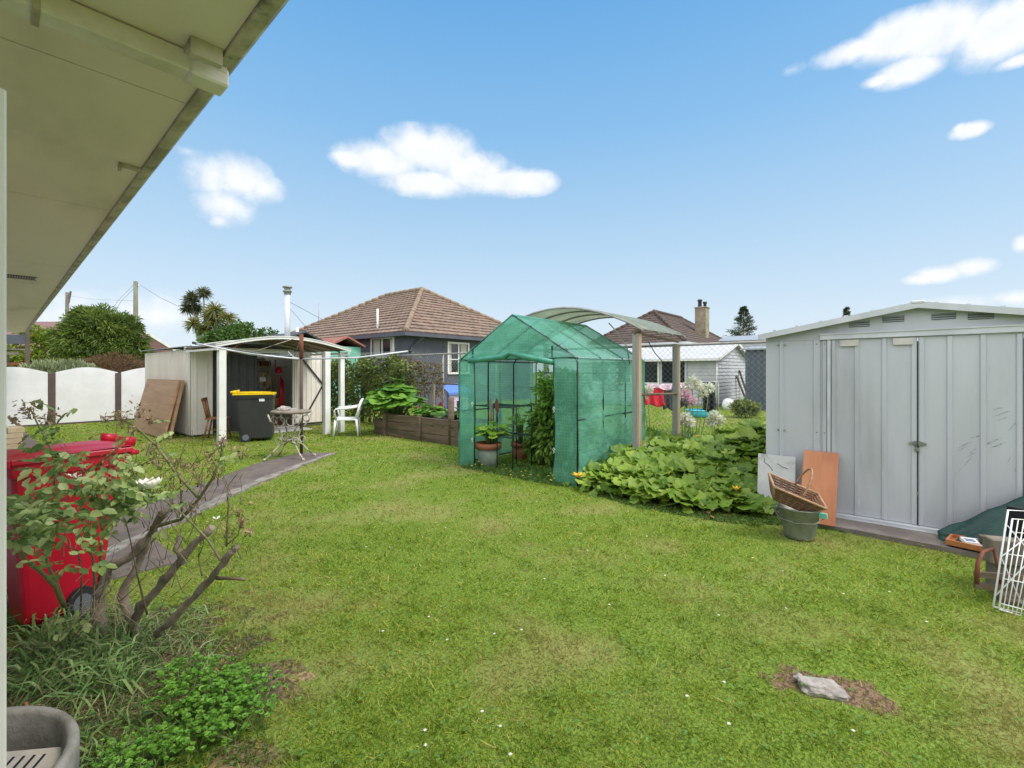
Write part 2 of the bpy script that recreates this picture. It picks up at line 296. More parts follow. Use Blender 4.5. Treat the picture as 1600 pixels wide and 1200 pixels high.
LF = dict(
 rose=leafmat('rose_leaf', [(.10,.18,.045),(.21,.30,.08),(.34,.42,.14),(.48,.53,.24)], .3, .45),
 pump=leafmat('pumpkin_leaf', [(.07,.145,.014),(.15,.26,.025),(.26,.39,.042),(.42,.52,.08)], .35, .5, patch=(.22,.30,.045), pscale=12),
 rhub=leafmat('broad_bed_leaf', [(.07,.19,.02),(.12,.28,.03),(.20,.38,.05)], .35, .45),
 ivy=leafmat('hedge_leaf', [(.05,.08,.018),(.10,.15,.028),(.18,.23,.045),(.28,.29,.08)], .3, .45),
 drivine=leafmat('dry_vine_leaf', [(.22,.14,.06),(.30,.20,.09),(.16,.12,.05),(.12,.14,.04)], .3, .7),
 tree=leafmat('dark_tree_leaf', [(.05,.09,.02),(.10,.16,.03),(.17,.24,.045),(.26,.33,.07)], .3, .5),
 lime=leafmat('lime_bush_leaf', [(.11,.17,.02),(.19,.26,.03),(.28,.34,.04)], .35, .5),
 mid=leafmat('mid_tree_leaf', [(.05,.10,.02),(.08,.16,.03),(.13,.22,.04)], .3, .5),
 palm=leafmat('cabbage_tree_leaf', [(.05,.065,.035),(.08,.09,.045),(.13,.12,.05)], .2, .5), palm2=leafmat('golden_cabbage_leaf', [(.09,.13,.03),(.17,.19,.04),(.28,.22,.06)], .25, .5),
 grey=leafmat('grey_green_leaf', [(.20,.25,.12),(.30,.35,.18),(.38,.42,.24)], .3, .6), brownb=leafmat('dry_brown_leaf', [(.16,.10,.05),(.24,.14,.07),(.12,.09,.05)], .25, .8),
 fir=leafmat('conifer_leaf', [(.035,.06,.03),(.06,.09,.045),(.10,.12,.06)], .15, .6), parsley=leafmat('parsley_leaf', [(.09,.23,.02),(.15,.34,.035),(.24,.46,.06)], .35, .5),
 strap=leafmat('long_grass_blade', [(.09,.18,.045),(.17,.29,.08),(.28,.40,.13),(.28,.30,.14)], .3, .45),
 straw=leafmat('dry_straw', [(.30,.22,.12),(.42,.33,.20),(.24,.16,.09)], .2, .8), tomato=leafmat('tomato_leaf', [(.10,.19,.03),(.20,.33,.05),(.34,.46,.09)], .42, .6),
 squash=leafmat('squash_leaf', [(.20,.36,.03),(.32,.50,.06),(.42,.58,.09)], .4, .5), lily=leafmat('lily_leaf', [(.08,.17,.03),(.13,.25,.045),(.20,.33,.07)], .3, .45),
 whitep=leafmat('pale_lily_petal', [(.70,.72,.48),(.82,.82,.66),(.85,.82,.80)], .3, .6), pinkp=leafmat('pink_lily_petal', [(.75,.35,.5),(.8,.55,.65),(.8,.7,.7)], .3, .6),
 driedp=leafmat('dried_rose_petal', [(.26,.16,.08),(.45,.34,.20),(.35,.20,.13),(.24,.26,.10)], .25, .8), redleaf=leafmat('fallen_leaf', [(.35,.16,.08),(.45,.28,.14)], .1, .8),
 clover=leafmat('clover_leaf', [(.09,.19,.03),(.14,.26,.04),(.20,.33,.06)], .35, .5), daisy=leafmat('lawn_daisy_petal', [(.72,.72,.66),(.8,.8,.74)], .2, .7), butter=leafmat('buttercup_petal', [(.8,.55,.02),(.9,.65,.05)], .2, .6),
)
# ------------------------------------------------------------------ film materials
def film(name, col, tcol, tr=.4, rough=.3, spec=.5, weave=True):
    m, nt, ns, L = newmat(name); out = N_(nt, 'ShaderNodeOutputMaterial'); bs = N_(nt, 'ShaderNodeBsdfPrincipled'); tl = N_(nt, 'ShaderNodeBsdfTranslucent'); tp = N_(nt, 'ShaderNodeBsdfTransparent')
    m1 = N_(nt, 'ShaderNodeMixShader'); m2 = N_(nt, 'ShaderNodeMixShader')
    tc = N_(nt, 'ShaderNodeTexCoord'); no = N_(nt, 'ShaderNodeTexNoise'); no.inputs['Scale'].default_value = 2.2; no.inputs['Detail'].default_value = 7; L.new(tc.outputs['Object'], no.inputs['Vector'])
    mx = N_(nt, 'ShaderNodeMix', data_type='RGBA'); r = N_(nt, 'ShaderNodeMapRange', interpolation_type='SMOOTHSTEP'); r.inputs[1].default_value = .4; r.inputs[2].default_value = .68
    L.new(no.outputs[0], r.inputs[0]); L.new(r.outputs[0], mx.inputs[0]); mx.inputs[6].default_value = rgb(col); mx.inputs[7].default_value = rgb([min(1, c*1.22+.02) for c in col])
    L.new(mx.outputs[2], bs.inputs['Base Color']); L.new(mx.outputs[2], tl.inputs[0]); tp.inputs[0].default_value = rgb(tcol)
    bs.inputs['Roughness'].default_value = rough; bs.inputs['Specular IOR Level'].default_value = spec
    b = N_(nt, 'ShaderNodeBump'); b.inputs['Strength'].default_value = .6; b.inputs['Distance'].default_value = .05; n2 = N_(nt, 'ShaderNodeTexNoise'); n2.inputs['Scale'].default_value = 7; n2.inputs['Detail'].default_value = 5; n2.inputs['Distortion'].default_value = .25
    L.new(tc.outputs['Object'], n2.inputs['Vector']); L.new(n2.outputs[0], b.inputs['Height']); L.new(b.outputs[0], bs.inputs['Normal'])
    if weave:   # reinforcing threads of the woven sheet, a square every 4 cm
        sx_ = N_(nt, 'ShaderNodeSeparateXYZ'); L.new(tc.outputs['Object'], sx_.inputs[0]); ws = []
        for i_ in range(3):
            a_ = N_(nt, 'ShaderNodeMath', operation='PINGPONG'); L.new(sx_.outputs[i_], a_.inputs[0]); a_.inputs[1].default_value = .02
            c_ = N_(nt, 'ShaderNodeMath', operation='LESS_THAN'); L.new(a_.outputs[0], c_.inputs[0]); c_.inputs[1].default_value = .0028; ws.append(c_.outputs[0])
        s1 = N_(nt, 'ShaderNodeMath', operation='MAXIMUM'); L.new(ws[0], s1.inputs[0]); L.new(ws[1], s1.inputs[1]); s2 = N_(nt, 'ShaderNodeMath', operation='MAXIMUM'); L.new(s1.outputs[0], s2.inputs[0]); L.new(ws[2], s2.inputs[1])
        s3 = N_(nt, 'ShaderNodeMath', operation='MULTIPLY_ADD'); L.new(s2.outputs[0], s3.inputs[0]); s3.inputs[1].default_value = -.14; s3.inputs[2].default_value = tr; L.new(s3.outputs[0], m2.inputs[0])
    m1.inputs[0].default_value = .45; L.new(bs.outputs[0], m1.inputs[1]); L.new(tl.outputs[0], m1.inputs[2])
    m2.inputs[0].default_value = tr; L.new(m1.outputs[0], m2.inputs[1]); L.new(tp.outputs[0], m2.inputs[2]); L.new(m2.outputs[0], out.inputs[0])
    return m
FILM = film('green_woven_film', (.20,.53,.40), (.68,.94,.84), .49)
FILMB = film('green_film_back', (.36,.55,.47), (.82,.95,.90), .58)
POLY = film('smoky_roof_sheet', (.42,.44,.38), (.80,.84,.68), .34, .35, .5, False)
GLASSY = film('cloudy_porch_sheet', (.22,.17,.13), (.8,.75,.65), .02, .4, .5, False)
# ------------------------------------------------------------------ ground
def ground_mat():
    m, nt, ns, L = newmat('lawn_ground'); out = N_(nt, 'ShaderNodeOutputMaterial'); bs = N_(nt, 'ShaderNodeBsdfPrincipled'); L.new(bs.outputs[0], out.inputs[0]); bs.inputs['Roughness'].default_value = .95; bs.inputs['Specular IOR Level'].default_value = .15
    tc = N_(nt, 'ShaderNodeTexCoord')
    def noise(s, d=6):
        n = N_(nt, 'ShaderNodeTexNoise'); n.inputs['Scale'].default_value = s; n.inputs['Detail'].default_value = d; L.new(tc.outputs['Object'], n.inputs['Vector']); return n.outputs[0]
    def rng(s, a, b, c=0, d=1):
        r = N_(nt, 'ShaderNodeMapRange', interpolation_type='SMOOTHSTEP'); L.new(s, r.inputs[0]); r.inputs[1].default_value = a; r.inputs[2].default_value = b; r.inputs[3].default_value = c; r.inputs[4].default_value = d; return r.outputs[0]
    def mix(f, a, b):
        x = N_(nt, 'ShaderNodeMix', data_type='RGBA'); L.new(f, x.inputs[0])
        for v, i in ((a, 6), (b, 7)):
            if isinstance(v, tuple): x.inputs[i].default_value = rgb(v)
            else: L.new(v, x.inputs[i])
        return x.outputs[2]
    c = mix(rng(noise(70), .35, .65), (.09,.15,.018), (.19,.27,.04))
    c = mix(rng(noise(1.1, 9), .45, .75), c, (.25,.26,.08))
    c = mix(rng(noise(14, 4), .66, .75), c, (.17,.12,.06))
    nz = noise(5, 8)
    for (X, Y, rx, ry, rot, colr) in BARE:
        mp = N_(nt, 'ShaderNodeMapping', vector_type='TEXTURE'); x, y = W(X, Y); mp.inputs['Location'].default_value = (x, y, 0); mp.inputs['Rotation'].default_value = (0, 0, math.radians(rot-50.2)+0); mp.inputs['Scale'].default_value = (rx, ry, 1)
        L.new(tc.outputs['Object'], mp.inputs[0]); ln = N_(nt, 'ShaderNodeVectorMath', operation='LENGTH'); L.new(mp.outputs[0], ln.inputs[0])
        ad = N_(nt, 'ShaderNodeMath', operation='ADD'); L.new(ln.outputs['Value'], ad.inputs[0]); mu = N_(nt, 'ShaderNodeMath', operation='MULTIPLY_ADD'); L.new(nz, mu.inputs[0]); mu.inputs[1].default_value = 2.4; mu.inputs[2].default_value = -1.2; L.new(mu.outputs[0], ad.inputs[1])
        c = mix(rng(ad.outputs[0], .8, 1.1, 1, 0), c, mix(rng(noise(45), .4, .6), colr, tuple(q*.45 for q in colr)))
    L.new(c, bs.inputs['Base Color'])
    b = N_(nt, 'ShaderNodeBump'); b.inputs['Strength'].default_value = .9; b.inputs['Distance'].default_value = .02; L.new(noise(55, 8), b.inputs['Height']); L.new(b.outputs[0], bs.inputs['Normal'])
    return m
# bare patches in camera-aligned metres: X, Y, radius X, radius Y, turn, colour
BARE = [(1.46,2.13,.25,.13,-25,(.25,.16,.10)), (-2.05,2.15,.8,.75,0,(.17,.12,.075)), (-1.22,2.12,.3,.22,20,(.20,.14,.085)), (-.98,2.22,.07,.045,0,(.36,.26,.13)),
        (-1.0,1.75,.15,.09,0,(.24,.18,.09)), (-1.9,1.4,.6,.5,0,(.15,.11,.07))]
def bare_at(X, Y):
    k = np.zeros(len(X))
    for (a, b, rx, ry, rot, c) in BARE:
        t = math.radians(rot); dx, dy = X-a, Y-b; u = dx*math.cos(t)+dy*math.sin(t); w = -dx*math.sin(t)+dy*math.cos(t)
        q = np.sqrt((u/rx)**2+(w/ry)**2); wob = .24*np.sin(X*23+Y*17)+.2*np.sin(X*41-Y*37)+.16*np.sin(X*87+Y*63)
        if c[0] > .1: k = np.maximum(k, np.clip(1.6-1.3*(q+wob), 0, 1))
    return k
gm = MB().grid(lambda u, v: (-400+800*u, -400+800*v, 0), 8, 8, False)
g = gm.build('ground', ground_mat()); tag(g, kind='structure')
# path: sheet 4 mm proud with a ragged edge
def PW(X, Y, z=0): x, y = W(X, Y); return V((x, y, z))
def strip(name, left, right, z, mat, n=60, jit=.025, thick=.03):
    mb = MB(); rl = []
    def at(poly, t):
        k = t*(len(poly)-1); i = min(int(k), len(poly)-2); f = k-i; return [poly[i][j]*(1-f)+poly[i+1][j]*f for j in (0, 1)]
    vs = []
    for i in range(n+1):
        t = i/n; a = at(left, t); b = at(right, t); ja = jit*(math.sin(i*1.7)+math.sin(i*.63+1))*.5; jb = jit*(math.sin(i*2.1+2)+math.sin(i*.9))*.5
        vs += [PW(a[0]+ja, a[1], z), PW(b[0]+jb, b[1], z), PW(a[0]+ja, a[1], z-thick), PW(b[0]+jb, b[1], z-thick)]
    fs = []
    for i in range(n):
        o = i*4; fs += [(o, o+1, o+5, o+4), (o+2, o, o+4, o+6), (o+1, o+3, o+7, o+5)]
    mb.add(vs, fs+[(0, 2, 3, 1), (n*4, n*4+1, n*4+3, n*4+2)]); return tag(mb.build(name, mat), kind='structure')
strip('path', [(-3.95,2.6),(-3.95,4.5),(-3.93,6.3),(-3.98,7.2),(-3.70,8.25)], [(-3.28,2.6),(-3.27,4.5),(-3.37,5.7),(-3.3,7.0),(-3.15,8.2)], .018, MT['concrete'])
strip('path_edge', [(-3.28,2.6),(-3.27,4.5),(-3.37,5.7),(-3.3,7.0),(-3.15,8.2)], [(-3.17,2.6),(-3.15,4.5),(-3.24,5.7),(-3.19,7.0),(-3.09,8.2)], .026, MT['edge'], jit=.03)
tag(MB().b2((-.25,4.2,-.02),(1.12,17.3,.012)).build('side_path', MT['concrete']), kind='structure')
tag(MB().ext([(5.52,.95,-.02),(5.52,-2.3,-.02),(5.08,-2.3,-.02),(5.06,-1.2,-.02),(5.10,-.2,-.02),(5.16,.72,-.02),(5.3,.98,-.02)], (0,0,.062)).build('pavement', MT['pad']), kind='structure')
# ------------------------------------------------------------------ lawn
def lawn():
    P_, S_, R_ = [], [], []
    bands = [(1.25,2.1,11000,.033,.0032),(2.1,3.0,7000,.032,.0038),(3.0,4.4,3600,.032,.0052),(4.4,6.5,1700,.032,.0075),(6.5,9.5,800,.034,.012),(9.5,14.5,330,.036,.02),(14.5,21,90,.045,.035)]
    for (y0, y1, den, ln, wd) in bands:
        xm = y1*1.16+.4; area = (y1-y0)*2*xm; n = int(area*den)
        X = RNG.uniform(-xm, xm, n); Y = RNG.uniform(y0, y1, n)
        keep = np.abs(X) < Y*1.16+.4; X, Y = X[keep], Y[keep]
        x = CA*X+SA*Y; y = -SA*X+CA*Y
        k = RNG.random(len(X)) > bare_at(X, Y)*.88
        k &= ~((X > -3.94) & (X < -3.18) & (Y > 2.6) & (Y < 8.2))
        k &= ~((x < 1.1) & (y > 4.3)); k &= ~((x > 5.12) & (y < 1.0)); k &= ~((x > 3.3) & (x < 6.5) & (y > 12)); k &= ~((x > 6.2) & (y > 6.5) & (y < 9.7) & (x < 7.6)); k &= y < 17.4
        k &= ~((x-1.55*0 > 18.4) & (y < 4.4)); k &= ~((x > 20) & (y > 5.8))
        x, y, X, Y = x[k], y[k], X[k], Y[k]
        P_.append(np.stack([x, y, np.full(len(x), -.002)], 1)); nn = len(x)
        wav = .5+.5*np.sin(X*1.7+.6*np.sin(Y*2.3))*np.cos(Y*1.3+.8*np.sin(X*1.1))
        clh = np.sin(X*11+3*np.sin(Y*7))*np.sin(Y*13+3*np.sin(X*9)); lfac = (.55+.8*RNG.random(nn))*(.8+.35*wav)*(1+.38*clh)*(1+2.0*(RNG.random(nn) > .992))
        S_.append(np.stack([ln*lfac, np.full(nn, wd)*(.7+.7*RNG.random(nn))], 1))
        cl = np.sin(X*7.3+2*np.sin(Y*5.1))*np.sin(Y*8.9+2*np.sin(X*6.3))
        R_.append(np.clip(.42+.25*RNG.normal(size=nn)+.16*cl-.10*clh+.14*(wav-.5), 0, 1))
    p = np.concatenate(P_); s = np.concatenate(S_); r = np.concatenate(R_); n = len(p)
    d = RNG.normal(size=(n, 3))*np.array([1, 1, 0]); d[:, 2] = .35+.75*RNG.random(n); nr = np.cross(d, unit(n))
    return leaves('lawn_grass', LAWN, p, d, nr, s[:, 0], s[:, 1], 'tri', rnd=r, smooth=False)
LAWN = leafmat('lawn_blade', [(.09,.16,.010),(.18,.265,.018),(.285,.355,.03),(.41,.43,.065),(.58,.47,.19)], .35, .55, patch=(.33,.30,.085), pscale=1.1, spec=.25)
lw = lawn(); tag(lw, 'short patchy green lawn with daisies and dry spots', 'grass', kind='stuff')
def scatter_stuff(name, mat, n, region, z, ln, wd, shape, label, cat, k=5, flat=True):
    p, d, nr = [], [], []
    for _ in range(n):
        X, Y = region(); x, y = W(X, Y); a0 = random.random()*6.28; tl = unit(1)[0]*.35+np.array([0, 0, 1])
        for q in range(k):
            a = a0+q*6.283/k; p.append((x, y, z*(.7+.6*random.random()) if q == 0 else p[-1][2])); d.append((math.cos(a), math.sin(a), .15)); nr.append(tl)
    o = leaves(name, mat, p, d, nr, ln, wd, shape); return tag(o, label, cat, kind='stuff')
def lawn_pt():
    while True:
        Y = 1.5+6*random.random()**1.6; X = random.uniform(-.35, 1.05)*Y
        return X, Y
scatter_stuff('lawn_daisies', LF['daisy'], 50, lawn_pt, .028, .008, .006, 'oval', 'tiny white daisies scattered over the lawn', 'flowers', 6)
scatter_stuff('clover', LF['clover'], 900, lambda: (lambda Y: (random.uniform(-1.05, 1.1)*Y, Y))(1.5+4*random.random()), .026, .013, .013, 'oval', 'low clover leaves growing through the grass', 'ground cover', 3)
# ------------------------------------------------------------------ house on the left: eave over the camera
house = thing('house', 'cream eave and weathered gutter of the near house overhead at the left', 'house', (.498,0,0), math.radians(-2.4))
ZS = 2.40
sf = MB()
ys = [-1.6,.3,1.95,3.6,5.85,7.6,9.4,11.2,13.0,14.8,16.5]
for a, b in zip(ys[:-1], ys[1:]): sf.b2((-.80,a+.003,ZS),(-.045,b-.003,ZS+.012))
sf.b2((-.80,-1.6,ZS+.012),(-.045,16.5,ZS+.03)); sf.build('soffit', MT['soffit'], house)
MB().b2((-1.05,-1.6,0),(-.80,16.4,2.7)).build('wall', MT['white'], house)
gt = MB(); prof = [(-.043,0,ZS-.012),(-.043,0,ZS+.10),(-.03,0,ZS+.10),(-.03,0,ZS+.015),(.004,0,ZS+.02),(.02,0,ZS+.11),(.026,0,ZS+.11),(.012,0,ZS+.012),(-.004,0,ZS-.008),(-.025,0,ZS-.014)]
gt.ext([(x, -1.6, z) for x, _, z in prof], (0,18.2,0))
gt.build('gutter', MT['gutter'], house)
bk = MB(); bk.b2((-.125,2.72,ZS-.012),(-.045,2.76,ZS-.001)); bk.b2((-.125,2.72,ZS-.03),(-.115,2.76,ZS-.012)); bk.build('gutter_bracket', MT['gutter'], house)
dp = MB(); dp.b2((-.80,1.61,ZS-.062),(-.10,1.68,ZS-.003),.005); dpo = dp.build('downpipe', MT['pipe'], house)
el = MB(); el.b2((-.115,1.604,ZS-.069),(-.012,1.686,ZS-.012),.006); el.b2((-.10,1.60,ZS-.03),(-.02,1.69,ZS+.03)); el.build('elbow', MT['pipe'], dpo)
br_ = MB(); br_.b2((-.13,1.535,ZS-.05),(-.05,1.56,ZS-.001)); br_.b2((-.13,1.54,ZS-.02),(-.05,1.62,ZS-.001)); br_.build('bracket', MT['gutter'], dpo)
cl_ = MB(); cl_.b2((-.44,1.603,ZS-.067),(-.425,1.687,ZS-.001)); cl_.build('clip', MT['gutter'], dpo)
vt = MB()
for k in range(14): vt.b2((-.48+k*.018,6.72,ZS-.006),(-.470+k*.018,6.92,ZS-.001))
vt.b2((-.50,6.70,ZS-.004),(-.22,6.72,ZS-.001)); vt.b2((-.50,6.92,ZS-.004),(-.22,6.94,ZS-.001)); vt.build('soffit_vent', MT['dark'], house)
rf = MB(); rf.ext([(.0,-1.7,ZS+.105),(.0,-1.7,ZS+.125),(-4,-1.7,ZS+1.6),(-4,-1.7,ZS+1.55)], (0,18.4,0)); rf.build('roof', MT['smoked'], house)
dr = MB(); dl = PW(-.996,.90); dr.b2((-.80,.0,.12),(-.0,.0,.0)) if False else None
# open door leaf standing out from the wall, seen edge-on at the frame's left
hx = MB(); e = Matrix.Rotation(-math.radians(-2.4), 3, 'Z')
q0 = e @ (V((PW(-.974,.90).x-.498, PW(-.974,.90).y, 0))); q0.z = 0
hx.b2((-.80,q0.y-.02,.12),(q0.x,q0.y+.02,1.985),.003); dro = hx.build('door', M('door_paint', (.80,.76,.72), (.72,.68,.64), 3, .5), house)
hn = MB(); hn.tube([(q0.x-.07,q0.y-.02,1.0),(q0.x-.07,q0.y-.07,1.0),(q0.x-.18,q0.y-.07,1.0)], .009); hn.build('handle', MT['zinc2'], dro)
# ------------------------------------------------------------------ white scalloped fence panels and brown posts
FY = 17.5
wf = thing('white_fence', 'white scalloped panel fence with purple brown posts across the far left', 'fence', (.3,FY,0))
def fence_panel(x0, w, label):
    n = 20; pts = []; w0 = w
    top = lambda t: 1.42+.14*math.sin(math.pi*t)**1.1
    base = [(x0+w*i/n, FY, top(i/n)) for i in range(n+1)]
    vs = [(x0, FY, .05), (x0+w, FY, .05)]+base[::-1]
    return MB().ext([(a-.3, b-FY, c) for a, b, c in vs], (0,.04,0)).build('panel', MT['panel'], wf)
for x0, lb in ((.35,'white scalloped fence panel nearest the house eave, scuffed near its top'), (1.80,'white scalloped fence panel between the two brown posts'), (3.18,'white scalloped fence panel running behind the white garden shed')): fence_panel(x0, 1.30, lb)
for x0, lb in ((1.66,'purple brown fence post left of the middle white panel'), (3.10-.06,'purple brown fence post nearest the white shed')):
    MB().b2((x0-.3,-.03,0),(x0-.165,.07,1.40),.008).build('post', MT['brownpost'], wf)
MB().b2((0,-.01,.0),(4.3,.05,.045)).build('rail', MT['brownpost'], wf)
# ------------------------------------------------------------------ ribbed cladding
def ribbed(mb, p0, p1, z0, z1, pitch=.1, depth=.018, out=(0,0)):
    """trapezoidal ribbed sheet from p0 to p1 (plan points), ribs pushed along out"""
    L = math.dist(p0, p1); n = max(1, int(L/pitch)); ux, uy = (p1[0]-p0[0])/L, (p1[1]-p0[1])/L
    pr = []
    for k in range(n+1):
        for s, d in ((0,0),(.30,0),(.38,1),(.52,1),(.60,0)):
            t = (k+s)*pitch
            if t <= L: pr.append((t, d*depth))
    pr.append((L, 0)); vs = []
    for t, d in pr:
        x = p0[0]+ux*t+out[0]*d; y = p0[1]+uy*t+out[1]*d
        za = z0(t/L) if callable(z0) else z0; zb = z1(t/L) if callable(z1) else z1
        vs += [(x, y, za), (x, y, zb)]
    mb.add(vs, [(2*i, 2*i+2, 2*i+3, 2*i+1) for i in range(len(pr)-1)])
# ------------------------------------------------------------------ left shed
X0, X1, Y0, Y1 = 3.37, 6.44, 12.0, 15.75
ls = thing('garden_shed', 'white ribbed steel shed with open doorway and dark inner door at the left', 'shed', (X0, Y0, 0))
D = (-X0, -Y0)
def lt(v): return (v[0]-X0, v[1]-Y0, v[2])
w = MB(); zt = lambda t: 1.95-.0*t
ribbed(w, (0,0), (0,Y1-Y0), .04, 1.93, .105, .014, (-1,0)); w.b2((.002,.0,.04),(.03,Y1-Y0,1.93)); w.build('side_wall', MT['steel'], ls)
w = MB(); w.b2((0,-.012,.04),(.42,.03,2.0)); ribbed(w, (.0,-.014), (.42,-.014), .04, 2.0, .21, .012, (0,-1)); w.build('front_wall', MT['steel'], ls)
w = MB(); w.b2((.42,.10,.04),(1.42,.14,1.92)); ribbed(w, (.44,.098), (1.42,.098), .04, 1.92, .17, .014, (0,-1)); dd = w.build('sliding_door', MT['dark'], ls)
w = MB(); w.b2((2.28,-.02,.10),(3.06,.02,1.95)); ribbed(w, (2.28,-.022), (3.06,-.022), .10, 1.95, .13, .012, (0,-1)); dw = w.build('door', MT['steel'], ls)
bb = MB(); bb.beam((2.40,-.05,1.85),(3.03,-.05,1.1),.035,.02,(0,1,0)); bb.beam((3.03,-.05,1.08),(2.60,-.05,.35),.035,.02,(0,1,0)); bb.b2((3.02,-.06,.1),(3.06,-.03,1.95)); bb.build('brace', MT['black'], dw)
w = MB(); w.b2((3.06,0,.04),(3.07,Y1-Y0,1.9)); w.b2((0,Y1-Y0-.02,.04),(3.06,Y1-Y0,1.9)); w.b2((.03,.15,.0),(3.06,Y1-Y0,.035)); w.build('back_wall', MT['steel'], ls)
w = MB(); w.b2((1.42,.0,1.9),(2.28,.05,2.0)); w.b2((.42,.0,1.92),(1.42,.06,2.0)); w.b2((2.24,.0,.04),(2.275,.05,1.9)); w.build('door_frame', MT['steel'], ls)
w = MB()
def rf_z(x): return 1.99+.12*math.sin(math.pi*min(max(x/3.07,0),1))
for k in range(24):
    a = -.10+k*.137; b = a+.137; w.ext([(a,-.10,rf_z(a)),(b,-.10,rf_z(b)),(b,-.10,rf_z(b)+.012),(a,-.10,rf_z(a)+.012)], (0,Y1-Y0+.2,0))
w.build('roof', MT['smoked'], ls)
# contents of the shed
def stool():
    t = thing('workbench', 'cluttered wooden bench inside the open white shed', 'bench', (5.15,12.75,.035)); m = MB(); m.b2((-.45,0,.70),(.40,.5,.74),.004); m.build('bench_top', MT['oldwood'], t)
    for sx in (-.42,.34):
        for sy in (.03,.42): MB().b2((sx,sy,0),(sx+.05,sy+.05,.70)).build('leg', MT['chairwood'], t)
stool()
tag(MB().lathe([(0,0),(.10,0),(.13,.08),(.12,.22),(.06,.28),(0,.28)], 16, (5.12,12.95,.78)).b2((5.05,12.9,1.0),(5.2,12.98,1.16)).build('tool_case', MT['bluecloth']), 'blue machine with white top on the shed bench', 'tool')
tag(MB().b2((5.15,12.85,1.18),(5.30,12.95,1.30),.01).b2((5.19,12.83,1.2),(5.26,12.85,1.26)).build('white_box', MT['paper']), 'small white box above the blue machine in the shed', 'box')
hi = MB()
for k in range(9):
    a = .12*math.sin(k*2.1); hi.lathe([(.0,0),(.03+.004*k,.03),(.035,.25),(.015,.42),(.01,.45)], 8, (4.86,12.55,1.28)) if k == 0 else None
hi.tube([(4.86,12.55,1.73),(4.86,12.55,1.85)], .005); tag(hi.build('hanging_cloth', MT['orangecloth']), 'orange cloth hanging at the dark shed doorway', 'cloth')
for k, (xt, lb, mt) in enumerate(((5.02,'long handled garden fork hung by the orange cloth','oldwood'),(5.30,'wooden handled rake hung in the middle of the shed doorway','postwood'),(5.44,'pale handled spade hung beside the red raincoat','chairwood'))):
    MB().tube([(xt,12.62,1.75),(xt+.03,12.6,.75)], .013, 6).b2((xt-.05,12.58,.55),(xt+.10,12.61,.76)).build('hanging_tool', MT[mt]); tag(bpy.data.objects[-1] if False else COL.objects[-1], lb, 'garden tool')
for k, (xt, zt2, w_, mt, lb) in enumerate(((4.95,.0,.20,'oldwood','grey wooden box on the shed floor nearest the black bin'),(5.22,.0,.24,'bluecloth','blue tub on the shed floor below the bench'),(5.48,.0,.16,'rust','rusty tin on the shed floor below the red raincoat'))):
    MB().b2((xt-w_/2,12.5,.04),(xt+w_/2,12.72,.04+w_*1.3),.01).b2((xt-w_/2-.01,12.49,.04+w_*1.3),(xt+w_/2+.01,12.73,.06+w_*1.3),.005).build('storage_box', MT[mt]); tag(COL.objects[-1], lb, 'box')
ra = MB()
for k in range(4): ra.tube([(5.55+.025*k,12.55+.01*k,1.32-.04*k),(5.54+.022*k,12.54,.9),(5.51+.03*k,12.5,.5+.05*(k % 2))], [.016,.028,.022], 7)
tag(ra.build('raincoat', MT['red']), 'red raincoat hanging on the inside of the shed', 'coat')
tag(MB().lathe([(0,0),(.085,.03),(.09,.1),(.05,.17),(0,.18)], 14, (5.5,12.55,1.38)).build('helmet', MT['red']), 'red helmet hung above the red raincoat', 'helmet')
ro = MB()
for k in range(5):
    c = V((5.22+.02*k,12.9,1.25)); ro.tube([c+V((.10*math.cos(t*.5+k), -.01*k, .22*math.sin(t*.5+k)-.05)) for t in range(13)], .012, 5, False)
tag(ro.build('rope_coil', MT['postwood']), 'coil of pale rope hanging on the shed back wall', 'rope')
tag(MB().b2((4.65,12.95,1.55),(5.9,13.0,1.58)).build('shelf', MT['postwood']), 'thin wooden shelf inside the white shed', 'shelf')
tag(MB().b2((4.7,13.0,1.60),(5.2,13.2,1.78)).b2((5.25,13.0,1.59),(5.5,13.2,1.72)).build('shelf_box', MT['rust']), 'brown boxes on the shed shelf', 'box')
tag(MB().b2((4.75,11.25,-.01),(5.75,11.98,.025),.005).build('step_slab', MT['slab']), 'pale concrete slab at the shed doorway', 'slab')
# ------------------------------------------------------------------ porch with bowed roof in front of the shed
po = thing('porch', 'white bowed porch roof on square posts before the white shed', 'porch', (3.38,10.2,0))
for x, y, wd in ((0,0,.13),(2.17,0,.13),(2.58,.06,.11)):
    m = MB(); m.b2((x-wd/2,y-wd/2,0),(x+wd/2,y+wd/2,1.90),.006); m.build('post', MT['white'], po)
def pz(u): return 1.91+.225*math.sin(math.pi*u)
for yy, nm in ((-.12,'fascia'),(1.75,'fascia')):
    m = MB(); n = 20
    for i in range(n):
        a, b = i/n, (i+1)/n; xa, xb = -.14+2.86*a, -.14+2.86*b
        m.ext([(xa,yy,pz(a)),(xb,yy,pz(b)),(xb,yy,pz(b)+.055),(xa,yy,pz(a)+.055)], (0,.03,0)); m.ext([(xa,yy-.015,pz(a)+.05),(xb,yy-.015,pz(b)+.05),(xb,yy-.015,pz(b)+.065),(xa,yy-.015,pz(a)+.065)], (0,.06,0))
    m.build(nm, MT['white'], po)
m = MB(); m.grid(lambda u, v: (-.14+2.86*u, -.09+1.84*v, pz(u)+.03+.006*math.sin(u*90)), 90, 2); m.build('roof_sheet', GLASSY, po, solid=.004)
for yy in (.3,.85,1.4):
    m = MB(); m.tube([(-.1+2.78*i/14, yy, pz(i/14)+.005) for i in range(15)], .016, 6); m.build('rafter', MT['oldwood'], po)
m = MB(); m.b2((-.1,-.06,1.84),(2.75,-.02,1.90)) if False else None
